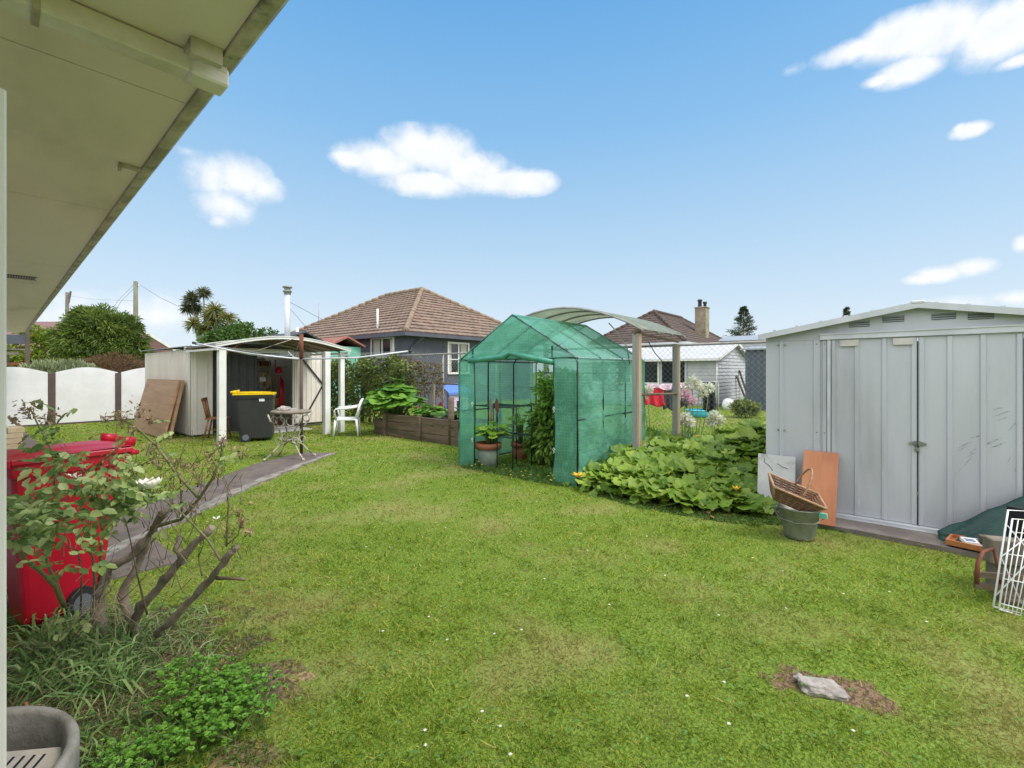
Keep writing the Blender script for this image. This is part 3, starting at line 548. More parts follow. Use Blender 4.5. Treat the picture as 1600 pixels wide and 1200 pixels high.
for x in (-.1, 2.68): MB().b2((x-.02,-.1,1.86),(x+.02,1.75,1.90)).build('side_beam', MT['white'], po)
for pts in ([(0,-.03,1.6),(.1,-.05,1.85),(.35,-.06,2.02),(.6,-.06,2.09)],):
    MB().tube(pts, .014, 6).build('bowed_brace', MT['rust'], po)
# ------------------------------------------------------------------ plywood sheets leaning on the shed side
def leaning(y0, y1, off, label, xb):
    m = MB(); h = 1.24; a = [(X0-.04-.0-off*.0-xb, y0, .01), (X0-.04-xb, y1-.25, .01), (X0-.05-off, y1, h), (X0-.05-off, y0+.27, h)]
    m.ext(a, (-.045,0,.012)); return tag(m.build('plywood_sheet', MT['ply']), label, 'board', 'sheets leaning on the shed')
leaning(12.02, 14.9, .05, 'large brown plywood sheet in front, leaning on the white shed', .42)
leaning(11.93, 14.8, .0, 'second plywood sheet behind, its edge showing beside the shed', .33)
# ------------------------------------------------------------------ right shed
SCR = M('scrape_grey', (.17,.175,.185), (.42,.43,.45), 60, .6, lo=.35, hi=.55)
def build_rshed():
    t = thing('metal_shed', 'grey zinc garden shed with double doors and low gable roof at the right', 'shed', (5.53,-.113,0)); hw = 1.215; dep = 1.75; ez = 1.82; pk = 2.03
    zt = lambda y: ez+(pk-ez)*(1-abs(y)/hw)
    m = MB()
    for s in (-1, 1):
        # cladding either side of the doors
        y0, y1 = (.67, hw) if s > 0 else (-hw, -.66)
        m.b2((.0,y0,.03),(.02,y1,1.76))
        ribs = [(.695,.03),(.76,.05),(1.07,.03)] if s > 0 else [(-.76,.03),(-.83,.04),(-.93,.03),(-1.1,.03)]
        for (yy, ww) in ribs: m.ext([(0,yy-ww/2-.008,.03),(-.014,yy-ww/2,.03),(-.014,yy+ww/2,.03),(0,yy+ww/2+.008,.03)], (0,0,1.73))
        m.b2((.02,s*hw-.0 if s < 0 else hw-.02,.03),(dep,(s*hw+.02) if s < 0 else hw,1.80))
    m.b2((dep-.02,-hw+.02,.03),(dep,hw-.02,1.8)); m.build('wall', MT['zinc'], t)
    m = MB()
    for s in (-1, 1):
        a = [(.0,0,1.77),(.0,0,pk-.01),(.0,s*hw,ez-.01),(.0,s*hw,1.762),(0,s*.7,1.762)]
        if s > 0: a = a[::-1]
        m.ext(a, (.02,0,0))
    m.b2((-.004,-.004,1.885),(.0,.004,2.02)); ga = m.build('gable', MT['zinc'], t)
    for i, (yy, zz) in enumerate(((.42,1.895),(.17,1.925),(-.17,1.925),(-.40,1.91))):
        m = MB()
        m.b2((-.0012,yy-.08,zz-.028),(.0,yy+.08,zz+.034)) if False else None
        MB().b2((-.0012,yy-.078,zz-.024),(.0,yy+.078,zz+.032)).build('vent_slot', MT['dark'], ga)
        for k in range(3): m.ext([(-.001,yy-.075,zz+k*.019-.016),(-.016,yy-.072,zz+k*.019-.020),(-.001,yy-.075,zz+k*.019-.006)], (0,.15,0))
        m.build('louvre', MT['zinc2'], ga)
    # door track and frames
    m = MB(); m.beam((-.012,.73,1.785),(-.012,-.70,1.795),.03,.055,(0,0,1)); m.beam((-.03,.73,1.812),(-.03,-.70,1.822),.012,.012,(0,0,1)); m.beam((-.03,.73,1.765),(-.03,-.70,1.772),.008,.01,(0,0,1))
    m.b2((-.02,.645,.03),(.0,.672,1.76)); m.b2((-.02,-.675,.03),(.0,-.645,1.765)); m.build('door_frame', MT['zinc2'], t)
    m = MB(); m.b2((-.06,-1.2,.035),(.0,.66,.075),.004); m.b2((-.075,-1.2,.035),(-.06,.66,.045)); m.build('sill', MT['zinc2'], t)
    def leaf(ya, yb):
        m = MB(); m.b2((-.004,ya,.078),(.012,yb,1.755)); w_ = yb-ya
        for f in (.0, .36, .68, 1.0):
            yy = ya+w_*f; yy = min(max(yy, ya+.022), yb-.022); m.ext([(-.004,yy-.022,.08),(-.018,yy-.014,.08),(-.018,yy+.014,.08),(-.004,yy+.022,.08)], (0,0,1.673))
        return m.build('door', MT['zinc'], t)
    a = leaf(.004,.643); b = leaf(-.643,-.004)
    MB().b2((-.028,.42,1.69),(-.019,.57,1.75)).build('hinge_plate', MT['slab'], a); MB().b2((-.028,.03,1.69),(-.019,.17,1.75)).build('hinge_plate', MT['slab'], a)
    for dd_, s in ((a, 1), (b, -1)):
        m = MB(); m.ext([(-.02,s*.008,.775),(-.02,s*.008,.83),(-.02,s*.06,.812),(-.02,s*.06,.796)][::s], (-.005,0,0)); m.build('hasp', MT['galv'], dd_)
    m = MB(); m.b2((-.045,-.012,.735),(-.03,.022,.77),.005); m.tube([(-.037,-.007,.77),(-.037,-.008,.795),(-.037,.005,.81),(-.037,.016,.795),(-.037,.016,.77)], .0035, 6); m.build('padlock', MT['galv'], a)
    for dd_, pts in ((b, [(-.30,.82,.10,.07),(-.34,.74,.07,.06),(-.31,.66,.03,.05),(-.38,.9,.09,.03),(-.50,.84,.10,.06),(-.52,1.10,.10,.05),(-.56,.72,.02,.06),(-.5,1.14,.06,.02),(-.29,.79,.06,.05),(-.33,.70,.05,.06),(-.355,.78,.05,.05),(-.46,.86,.13,.09),(-.53,1.06,.07,.03),(-.58,1.0,.05,.08),(-.27,.60,.02,.05),(-.6,.66,.02,.08)]),):
        for (y, z, dy, dz) in pts: MB().ext([(-.0052,y+dy*.5,z-dz*.5),(-.0052,y+dy*.1,z-dz*.25+.002),(-.0052,y-dy*.5,z+dz*.5),(-.0052,y-dy*.1,z+dz*.1+.010)], (-.0006,0,0)).build('scrape_mark', SCR, dd_)
    m = MB()
    for s in (-1, 1):
        q = [(-.09,0,pk+.012),(-.09,s*(hw+.05),ez-.006),(-.09,s*(hw+.05),ez+.012),(-.09,0,pk+.03)]
        m.ext(q if s < 0 else q[::-1], (dep+.18,0,0)); q = [(-.1,0,pk-.022),(-.1,s*(hw+.055),ez-.04),(-.1,s*(hw+.055),ez+.014),(-.1,0,pk+.034)]
        m.ext(q if s < 0 else q[::-1], (.012,0,0))
        for k in range(6): yy = s*(.12+k*.2); m.beam((-.08,yy,zt(yy)+.034),(dep+.08,yy,zt(yy)+.034),.03,.014)
    m.b2((-.105,-.05,pk+.012),(dep+.1,.05,pk+.042),.008); m.build('roof', MT['zinc2'], t)
    m = MB()
    for yy in (1.10,1.04,.695,.76,-.70,-.76,-.83):
        for zz in (.84,1.72): MB().b2((-.018,yy-.006,zz-.006),(-.001,yy+.006,zz+.006),.002).build('screw', MT['galv'], t)
    return t
build_rshed()
# ------------------------------------------------------------------ greenhouse
GX0, GX1, GY0, GY1 = 5.01, 6.98, 3.11, 5.23; GE, GP = 1.62, 2.235; GM = (GY0+GY1)/2
def build_greenhouse():
    t = thing('greenhouse', 'green plastic film greenhouse with rolled-up door and pitched roof', 'greenhouse', (GX0, GM, 0)); hw = (GY1-GY0)/2; D_ = GX1-GX0; r = .011
    def wr(u, v, a=.012, s=0): return a*(math.sin(u*9+v*5+s)+.6*math.sin(u*4-v*13+1+s)+.5*math.sin(v*21+u*3+s)*math.sin(u*6))
    n = 22
    # side walls, roof slopes
    for s in (1, -1):
        m = MB(); m.grid(lambda u, v: (D_*u, s*(hw+.012)+s*wr(u*2, v*2, .012, s)*math.sin(math.pi*v)-.0, .02+GE*v-.02*v), n, n); m.build('side_cover', FILM, t)
        m = MB(); m.grid(lambda u, v: (D_*u, s*(hw+.012)*(1-v), GE+(GP-GE)*v+.014+wr(u*2, v*2, .006, s)*math.sin(math.pi*v)-.028*math.sin(math.pi*v)*math.sin(math.pi*((u*3) % 1))), 30, n); m.build('roof_cover', FILM, t)
    def topz(y): return GE+(GP-GE)*(1-abs(y)/hw)
    m = MB(); m.grid(lambda u, v: (D_+wr(u*2, v, .012), -hw+2*hw*u, .02+v*(topz(-hw+2*hw*u)-.02)), n, n); m.build('back_cover', FILMB, t)
    dl, dr2, dz = .74, -.70, 1.66     # door opening: y from -.60 to .78, up to z 1.66
    m = MB()
    m.grid(lambda u, v: (-.012+wr(u, v*2, .010), dl-.02*math.sin(v*math.pi)+(hw-dl+.02*math.sin(v*math.pi))*u, .0+v*GE), 6, n)
    m.grid(lambda u, v: (-.012+wr(u, v*2, .012, 2), -hw+(hw+dr2-.03*math.sin(v*math.pi))*u, .0+v*GE), 10, n)
    m.grid(lambda u, v: (-.012+wr(u*2, v, .01, 1), -hw+2*hw*u, GE*1.0+v*max(0, topz(-hw+2*hw*u)-GE)), 26, 8)
    m.build('front_cover', FILM, t)
    rl = MB(); rl.tube([(-.05,.80,1.60),(-.055,.5,1.625),(-.06,.1,1.655),(-.06,-.02,1.70),(-.055,-.3,1.64),(-.05,-.72,1.565)], [.036,.042,.046,.034,.046,.036], 12); rl.build('rolled_door', FILM if False else M('rolled_film', (.035,.22,.14), (.06,.30,.20), 7, .35, bump=.3), t)
    for yy in (.76,-.68): MB().b2((-.012,yy-.012,1.60),(-.004,yy+.012,1.78)).build('tie_strap', MT['tube'], t)
    fr = MB()
    for xx in (0, D_/3, 2*D_/3, D_):
        fr.tube([(xx,hw,0),(xx,hw,GE-.05),(xx,hw-.05,GE+.02),(xx,0,GP),(xx,-hw+.05,GE+.02),(xx,-hw,GE-.05),(xx,-hw,0)], r, 8)
    for yy, zz in ((hw,GE),(-hw,GE),(hw,.85),(-hw,.85),(hw,.05),(-hw,.05),(0,GP)): fr.tube([(0,yy,zz-.012),(D_,yy,zz-.012)], r, 8)
    fr.tube([(0,hw,GE),(0,-hw,GE)], r, 8); fr.tube([(D_,hw,GE-.2),(D_,-hw,GE-.2)], r, 8); fr.tube([(D_,hw,.9),(D_,-hw,.9)], r, 8)
    fr.tube([(0,dl,0),(0,dl-.02,.9),(0,dl,GE)], r*.9, 8); fr.tube([(0,dr2,0),(0,dr2-.02,.9),(0,dr2,GE)], r*.9, 8); fr.build('frame', MT['tube'], t)
    for yy in (dl+.01, dr2-.025):
        for zz in (.42,.95):
            m = MB(); m.tube([(-.035,yy,zz),(-.035,yy-.02,zz+.02),(-.035,yy,zz+.04),(-.035,yy+.015,zz+.02),(-.035,yy,zz),(-.035,yy-.012,zz-.02),(-.035,yy+.01,zz-.03)], .005, 5); m.build('toggle', MT['pvc'], t)
    return t
build_greenhouse()
sh = thing('plant_stand', 'dark metal shelf stand just inside the greenhouse door', 'shelf', (5.15,4.2,0))
m = MB()
for yy in (.9,.12,.42):
    for xx in (.05,.5): m.tube([(xx,yy,0),(xx,yy,.92)], .009, 6)
m.build('legs', MT['tube'], sh)
for z in (.92,.48):
    m = MB(); 
    for k in range(6): m.tube([(.05+.09*k,.12,z),(.05+.09*k,.9,z)], .005, 5)
    m.tube([(.05,.12,z),(.05,.9,z)], .011, 6); m.tube([(.5,.12,z),(.5,.9,z)], .011, 6); m.build('shelf', MT['tube'], sh)
for (y, mt, lb, rr) in ((4.72,'clay','small trowel with orange handle hung in the greenhouse',.018), (4.60,'black','dark garden shears hung in the greenhouse beside the trowel',.016)):
    m = MB(); m.tube([(5.18,y,.70),(5.18,y+.01,.83)], rr, 7); b_ = m.build('tool_handle' if False else 'garden_tool', MT[mt]); tag(b_, lb, 'garden tool')
    MB().ext([(5.175,y-.03,.85),(5.175,y,.83),(5.175,y+.035,.87),(5.175,y+.04,1.0),(5.175,y+.01,1.06),(5.175,y-.02,.98)], (.01,0,0)).build('blade', MT['galv'] if mt == 'clay' else MT['rust'], b_)
# bowed canopy behind the greenhouse
ca = thing('canopy', 'bowed smoky roof sheet on timber posts behind the greenhouse', 'canopy', (6.18,2.86,0))
def cz(t): return 2.0+.43*math.sin(math.pi*min(1.0, t/2.75))**.85*1.0
m = MB(); m.grid(lambda u, v: (-.05+1.6*u, -.12+2.9*v, cz(2.75*v)+.03-.02*math.sin(u*40)*0), 4, 30); m.build('roof_sheet', POLY, ca, solid=.004)
for xx in (-.07,.48,1.02,1.56):
    m = MB(); m.tube([(xx,-.12+2.9*i/20,cz(2.75*i/20)+.012) for i in range(21)], .017, 6); m.build('roof_hoop', MT['greywood'], ca)
for x, w_, h_ in ((0,.10,1.98),(1.50,.10,1.90)):
    m = MB(); m.b2((x-w_/2,-w_/2,0),(x+w_/2,w_/2,h_),.006); p_ = m.build('post', MT['postwood'], ca)
    m = MB(); m.b2((x-w_/2-.012,-w_/2+.01,.0),(x-w_/2-.001,w_/2-.01,h_)); m.build('post_strip', MT['greywood'], p_)
m = MB(); m.beam((-.1,.0,1.99),(1.6,.0,1.94),.03,.03); m.lathe([(0,.0),(.06,0),(.065,.03),(.03,.055),(0,.06)], 12, (0,0,1.985)); m.build('beam', MT['timber'], ca)
m = MB(); m.tube([(.02,.12,1.55),(.02,.16,1.8),(.02,.3,2.0),(.02,.45,2.16)], .009, 6); m.build('bowed_brace', MT['galv'], ca)
m = MB(); m.tube([(1.45,.12,1.5),(1.35,.3,1.75),(1.3,.4,1.95)], .008, 6); m.build('bowed_brace', MT['black'], ca)
tag(MB().tube([(6.18,2.84,1.12),(7.66,2.83,1.08)], .018, 7).build('cross_rail', MT['timber']), 'thin mossy rail tied between the two canopy posts', 'rail')
for yy in (5.5,): 
    m = MB(); m.b2((.0,2.6,0),(.08,2.68,2.0)); m.build('post', MT['greywood'], ca); m = MB(); m.b2((1.46,2.6,0),(1.54,2.68,2.0)); m.build('post', MT['greywood'], ca)
# ------------------------------------------------------------------ chain link fence
FX = 7.66
def chain_fence():
    t = thing('chain_fence', 'chain link fence with pipe top rail across the back of the yard', 'fence', (FX,0,0)); y0, y1 = -3.0, 13.4; zt = 1.88
    MB().tube([(0,y0,zt+.01),(0,y1,zt-.02)], .021, 8).build('top_rail', MT['greywood'], t)
    vs, fs = [], []; s = .088; hh = zt-.05; rr = .0016
    def seg(a, b):
        n = len(vs); a, b = V(a), V(b); d = (b-a).normalized(); u = V((1,0,0)); w = d.cross(u)
        for p in (a, b):
            for k in range(3): an = k*2.094; vs.append(p+(u*math.cos(an)+w*math.sin(an))*rr)
        fs.extend([(n+k, n+(k+1) % 3, n+3+(k+1) % 3, n+3+k) for k in range(3)])
    k = y0-hh
    while k < y1:
        for sg in (1, -1):
            a = [k, .05]; b = [k+hh, zt] if True else 0
            ya, yb = k, k+hh; za, zb = (.05, zt) if sg > 0 else (zt, .05)
            if ya < y0: f = (y0-ya)/hh; za = za+(zb-za)*f; ya = y0
            if yb > y1: f = (y1-ya)/(yb-ya); zb = za+(zb-za)*f; yb = y1
            if yb > ya: seg((sg*.002, ya, za), (sg*.002, yb, zb))
        k += s
    m = MB(); m.add(vs, fs); m.build('mesh', MT['wire'], t)
    for yy in (-2.5,.3,5.9,8.6,11.0,13.3): MB().tube([(.03,yy,0),(.03,yy,zt)], .024, 8).build('post', MT['greywood'], t)
    m = MB(); m.tube([(-.03,5.3,1.12),(-.03,8.0,1.14),(-.03,12.8,1.17)], .02, 6); m.build('middle_rail', MT['timber'], t)
chain_fence()
# ------------------------------------------------------------------ raised bed
def plank_wall(t, a, b, n, h, ph=.165):
    for k in range(n):
        m = MB(); m.beam((a[0],a[1],ph*(k+.5)),(b[0],b[1],ph*(k+.5)),.045,ph-.012,(0,0,1),.006); m.build('plank', MT['timber'], t)
rb = thing('raised_bed', 'low retaining bed of weathered timber planks and posts beside the greenhouse', 'garden bed', (6.25,6.5,0))
plank_wall(rb, (.03,.0), (.03,2.42), 3, .5); plank_wall(rb, (.05,2.42), (.12,3.0), 2, .34)
for yy in (.02,1.22,2.40): MB().b2((-.055,yy-.05,0),(.005,yy+.05,.515),.006).build('post', MT['timber'], rb)
m = MB(); m.grid(lambda u, v: (.06+1.25*u, .02+2.9*v, .42-.1*v+.03*math.sin(u*9+v*14)), 14, 24); m.build('bed_soil', MT['soil'], rb)
# ------------------------------------------------------------------ plants in bulk
def clump(name, label, cat, mat, c, r, nclump, per, cr, ln, wd, shape='oval', parent=None, low=-.5, shell=.5, group=None, up=0.3):
    p, o, rn = crown_pts(c, r, nclump, per, cr, shell, low); d = o*np.array([1,1,.5])+unit(len(p))*.7; d[:, 2] -= .15
    nn = o*.6+unit(len(p))*.6+np.array([0,0,up]); ob = leaves(name, mat, p, d, nn, ln*(.7+.6*RNG.random(len(p))), wd, shape, parent, rnd=rn)
    if label: tag(ob, label, cat, group)
    return ob
# rhubarb-like plant
def big_leaf_plant(name, label, c, n, R, hgt, ln, mat, smat, seed):
    rr = np.random.default_rng(seed); t = thing(name, label, 'plant', c); P_, D_, NN, L_ = [], [], [], []; st = MB()
    for k in range(n):
        a = rr.random()*6.283; q = rr.random()**.6; z = hgt*(.35+.65*(1-q*.7))*(.75+.4*rr.random()); x, y = R*q*math.cos(a), R*q*math.sin(a); dd = V((math.cos(a), math.sin(a), -.25+.7*(1-q)*rr.random()))
        P_.append((x, y, z)); D_.append(dd); NN.append((math.cos(a)*-.3+rr.normal()*.2, math.sin(a)*-.3+rr.normal()*.2, 1)); L_.append(ln*(.6+.6*rr.random()))
        st.tube([(x*.15,y*.15,0),(x*.5,y*.5,z*.7),(x+dd.x*.05,y+dd.y*.05,z)], [.012,.009,.006], 5)
    leaves('foliage', mat, np.array(P_), np.array(D_), np.array(NN), np.array(L_), np.array(L_)*.95, 'maple', t); st.build('stalks', smat, t)
    return t
big_leaf_plant('rhubarb_plant', 'big bright green plant with wide leaves left of the timber bed', (6.62,9.05,.20), 110, .66, 1.0, .36, LF['rhub'], MT['stem'], 3)
big_leaf_plant('leafy_vegetable', 'bright green leafy vegetables in the middle of the timber bed', (6.75,8.0,.38), 60, .42, .32, .2, LF['rhub'], MT['stem'], 4)
big_leaf_plant('leafy_vegetable', 'darker low leafy vegetables at the greenhouse end of the timber bed', (6.85,7.25,.38), 50, .4, .26, .15, LF['mid'], MT['stem'], 5)
# hedge on the fence
hp = []
n = 9000; yy = 9.2+4.4*RNG.random(n)**.85; zz = .1+1.85*RNG.random(n)**.8; zt_ = 1.78+.1*np.sin(yy*5)+.08*np.sin(yy*13); keep = (zz < zt_) & (RNG.random(n) < np.clip((yy-9.0)/1.2, .1, 1)); yy, zz = yy[keep], zz[keep]; n = len(yy)
xx = 7.62-.22*RNG.random(n)-.12*np.sin(yy*4)*np.sin(zz*5); cl = .5+.3*np.sin(yy*6+zz*4)*np.sin(zz*7-yy*3)
hd = thing('hedge', 'mixed green climbing hedge smothering the chain fence right of the porch', 'hedge', (0,0,0))
leaves('foliage', LF['ivy'], np.stack([xx, yy, zz], 1), unit(n)+np.array([-.5,0,-.3]), unit(n)*.8+np.array([-.7,-.2,.5]), .09, .055, 'oval', hd, rnd=np.clip(cl+.18*RNG.normal(size=n), 0, 1))
m = MB()
for k in range(26):
    y = 8.9+random.random()*4.2; m.tube([(7.6,y,0),(7.55,y+random.uniform(-.3,.3),.8),(7.6,y+random.uniform(-.5,.5),1.75)], [.014,.009,.004], 5)
m.build('stem', MT['timber'], hd)
n = 900; yy = 8.4+2.0*RNG.random(n); zz = 1.0+.85*RNG.random(n)
dvn = thing('dry_vine', 'brown dying vine trailing along the fence beside the green hedge', 'vine', (0,0,0))
leaves('foliage', LF['drivine'], np.stack([7.6-.12*RNG.random(n), yy, zz-.5*(10.4-yy)*.25], 1), unit(n), unit(n), .07, .045, 'oval', dvn)
m = MB()
for k in range(22):
    y = 8.5+random.random()*1.8; z = 1.2+random.random()*.5; m.tube([(7.6,y,z),(7.57,y-.25,z+.1*random.random()),(7.6,y-.5*random.random()-.2,z-.2*random.random())], .004, 4)
m.build('stem', MT['timber'], dvn)
# pumpkin patch
def pumpkins():
    t = thing('pumpkin_patch', 'sprawling pumpkin vine with wide leaves between greenhouse and grey shed', 'plant', (0,0,0)); P_, D_, NN, L_ = [], [], [], []; st = MB(); rr = np.random.default_rng(5)
    # outline in camera metres (front edge runs from the greenhouse corner to the shed)
    fr = [(.78,5.9),(1.0,5.55),(1.35,5.15),(1.75,4.85),(2.1,4.66),(2.45,4.62),(2.68,4.75)]
    def front(X): return np.interp(X, [f[0] for f in fr], [f[1] for f in fr])
    c = 0; tries = 0; pts = []
    while c < 600 and tries < 60000:
        tries += 1; X = rr.uniform(.75, 4.1); Y = rr.uniform(4.5, 7.9); x, y = W(X, Y)
        if Y < front(min(X, 2.68))+.03 or x > 7.5 or (X > 2.62 and x < 7.35 and y < 1.18): continue
        if y > 3.0 and x < 7.0: continue
        dmin = min([math.hypot(x-a, y-b) for a, b, _ in pts[-260:]] or [9])
        if dmin < .06: continue
        dep = Y-front(min(X, 2.68)); hz = .09+min(.20, dep*.19)+.8*min(.42, max(0, X/Y-.41)/.12*.42)*min(1, max(0, (dep-.7)/1.3)); z = hz*(.72+.5*rr.random())
        if dep > 1.3: z += .06*rr.random()
        pts.append((x, y, z)); c += 1; a = rr.random()*6.283; P_.append((x, y, z)); lx, ly = W(-.1, -.9)
        D_.append((math.cos(a), math.sin(a), rr.normal()*.18)); NN.append((lx*.38+rr.normal()*.2, ly*.38+rr.normal()*.2, 1)); L_.append(.15+.15*rr.random())
        if rr.random() < .6: st.tube([(x+rr.normal()*.08,y+rr.normal()*.08,.01),(x+rr.normal()*.02,y+rr.normal()*.02,z*.6),(x,y,z)], .006, 5, False)
    leaves('foliage', LF['pump'], np.array(P_), np.array(D_), np.array(NN), np.array(L_), np.array(L_)*1.05, 'round', t, rnd=np.clip(.45+.22*rr.normal(size=len(P_)), 0, 1))
    # lower small leaves fill the gaps
    n = 1500; k = rr.integers(0, len(P_), n); p = np.array(P_)[k]+rr.normal(size=(n, 3))*np.array([.12,.12,.02]); p[:, 2] = np.abs(p[:, 2])*rr.random(n)*.75+.02
    leaves('under_leaves', LF['pump'], p, unit(n)+np.array([0,0,.1]), unit(n)*.5+np.array([-.3,-.2,1]), .11, .10, 'maple', t, rnd=rr.random(n)*.6)
    st.build('stalks', MT['stem'], t)
    for (px, py, z) in ((903,742,.32),(1090,683,.42),(1104,735,.28),(1150,765,.22)):
        g_ = G(px, py, z)
        if px == 903: g_ = G(903, 744, .24)
        m = MB()
        for k in range(5):
            a = k*1.2566; u = V((math.cos(a), math.sin(a), 0)); w_ = V((-math.sin(a), math.cos(a), 0)); sc = .055 if px == 903 else .03
            m.add([g_+V((0,0,-.02)), g_+u*sc*.7+w_*sc*.45+V((0,0,.02)), g_+u*sc*1.5+V((0,0,.035)), g_+u*sc*.7-w_*sc*.45+V((0,0,.02))], [(0,1,2,3)], True)
        m.build('flower', MT['yolk'], t, solid=.002)
pumpkins()
# weeds along the greenhouse foot
def grass_clump(name, label, cat, mat, region, n, ln, wd, lean=.5, curl=.5, shape='blade', kind=None, z=0):
    p = np.array([region() for _ in range(n)]); x, y = CA*p[:, 0]+SA*p[:, 1], -SA*p[:, 0]+CA*p[:, 1]; d = RNG.normal(size=(n, 3))*lean; d[:, 2] = 1
    L_ = ln*(.5+.8*RNG.random(n)); o = leaves(name, mat, np.stack([x, y, np.full(n, z)], 1), d, np.cross(d, unit(n)), L_, wd*(.6+.8*RNG.random(n)), shape, curl=curl*L_)
    return tag(o, label, cat, kind=kind)
def rg(a, b, c, d): return lambda: (random.uniform(a, b), random.uniform(c, d))
def yard(x0, x1, y0, y1):
    def f():
        x = random.uniform(x0, x1); y = random.uniform(y0, y1); return (CA*x-SA*y, SA*x+CA*y)
    return f
grass_clump('weeds', 'tall weeds and grass along the greenhouse doorway', 'weeds', LF['mid'], yard(4.88,5.6,3.2,5.1), 2600, .11, .010, .5, .4, kind='stuff')
grass_clump('edge_grass', 'longer grass fringing the pumpkin vine and shed pad', 'grass', LF['mid'], lambda: (lambda X: (X, np.interp(X, [.8,1.35,2.1,2.7,3.6,4.6,5.3], [5.8,5.05,4.56,4.5,3.95,3.05,2.5])+random.uniform(-.14,.1)))(random.uniform(.8, 4.6)), 5200, .06, .006, .6, .4, kind='stuff')
scatter_stuff('buttercups', LF['butter'], 26, yard(4.75,5.3,3.3,4.9), .09, .016, .014, 'oval', 'small yellow buttercups at the greenhouse door', 'flowers', 5)
# pots in the greenhouse
def pot(c, r, h, label, rim='clay', body='potgrey'):
    t = thing('plant_pot', label, 'pot', c); MB().lathe([(0,.01),(r*.72,0),(r*.78,.01),(r*.95,h*.78),(r*.93,h*.78),(0,h*.7)], 28).build('pot_body', MT[body], t)
    MB().lathe([(r*.93,h*.76),(r*1.06,h*.77),(r*1.08,h),(r*.98,h),(r*.95,h*.8)], 28).build('rim', MT[rim], t); MB().lathe([(0,h*.86),(r*.96,h*.86)], 20).build('soil', MT['soil'], t); return t
pa = G(763, 728); pot((pa.x, pa.y, 0), .19, .36, 'large grey green pot with orange rim in the greenhouse doorway')
pb = G(815, 716); pot((pb.x, pb.y, 0), .17, .27, 'smaller clay pot right of the large pot in the greenhouse', 'clay', 'clay')
big_leaf_plant('squash_plant', 'bright lime squash plant growing in the large pot', (pa.x+.02, pa.y-.05, .31), 24, .26, .36, .20, LF['squash'], MT['stem'], 7)
big_leaf_plant('squash_plant', 'leggy squash plant climbing from the smaller clay pot', (pb.x, pb.y, .22), 20, .26, .62, .17, LF['squash'], MT['stem'], 8)
for k, (y, hgt, lb) in enumerate(((4.06,1.55,'tall dark tomato plant against the right wall of the greenhouse'), (3.80,1.42,'bushy tomato plant beside the tall dark one in the greenhouse'), (4.34,.85,'shorter tomato plant nearest the pots in the greenhouse'))):
    t = thing('tomato_plant', lb, 'plant', (5.88+.08*k, y, 0), 0, 'tomato plants in the greenhouse'); p, o, rn = crown_pts((0,0,hgt*.5), (.22,.24,hgt*.5), 70, 46, .14, .2, -1)
    leaves('foliage', LF['tomato'], p, o+unit(len(p))*.6-np.array([0,0,.5]), unit(len(p))*.6+np.array([-.3,0,.7]), .10, .045, 'oval', t, rnd=rn)
    MB().tube([(0,0,0),(.02,.01,hgt*.5),(0,0,hgt)], .008, 6).build('stem', MT['stem'], t); MB().tube([(.04,.02,0),(.03,.04,hgt*1.02)], .007, 6).build('stake', MT['deadwood'], t)
m = MB(); q = V((6.6,3.45,1.2))
for k in range(12): m.tube([q+V((0,.07*math.cos(t*.7)+.14*(k % 3)-.14,.05*math.sin(t*.7)+.11*(k//3))) for t in range(10)], .006, 4, False)
tag(m.build('scroll_trellis', MT['black']), 'black scrolled iron trellis behind the tomato plants', 'trellis')
# ------------------------------------------------------------------ rotary clothesline
cb = PW(-3.66, 8.12); cl = thing('rotary_clothesline', 'folding rotary clothesline on a rusty brown post beside the path', 'clothesline', cb)
m = MB(); m.tube([(0,0,0),(0,0,1.67)], .026, 10); m.build('post', MT['brownpost'], cl); m = MB(); m.tube([(0,0,1.67),(0,0,2.09)], .034, 10); m.build('hub', MT['rust'], cl)
MB().b2((-.03,.012,.75),(.01,.05,1.66)).build('timber_strip', MT['cardboard'], cl)
tips = [PW(-5.38,7.9,1.93)-cb, PW(-1.80,8.3,1.81)-cb, PW(-4.7,9.8,1.86)-cb]
for tp in tips:
    m = MB(); m.tube([(0,0,1.66), V((0,0,1.66)).lerp(tp, .5)+V((0,0,-.05)), tp], .015, 8); a_ = m.build('arm', MT['zinc2'], cl)
    m = MB(); m.tube([tp-(tp-V((0,0,1.66)))*.02, tp+(tp-V((0,0,1.66)))*.012], .021, 8); m.build('end_cap', MT['black'], a_)
    m = MB(); m.tube([(0,0,2.06), V((0,0,1.66)).lerp(tp, .45)], .006, 6) if tp is not tips[1] else m.tube([(0,0,2.06), (0,0,1.7)], .01, 6); m.build('stay', MT['iron'], a_)
for f in (1.0,.82,.64,.46,.3):
    m = MB()
    for a, b in ((0,2),(2,1)):
        A = V((0,0,1.66)).lerp(tips[a], f); B = V((0,0,1.66)).lerp(tips[b], f); m.tube([A, A.lerp(B,.5)-V((0,0,.05)), B], .0028, 5, False)
    m.build('line', MT['wire'], cl)
A = V((0,0,1.66)); B = tips[0]+V((.03,-.1,-.02)); m = MB(); m.tube([A-V((0,0,.0)), A.lerp(B,.35)+V((0,0,-.03)), A.lerp(B,.7)+V((0,0,-.03)), B], .01, 6); m.build('line', MT['zinc2'], cl)
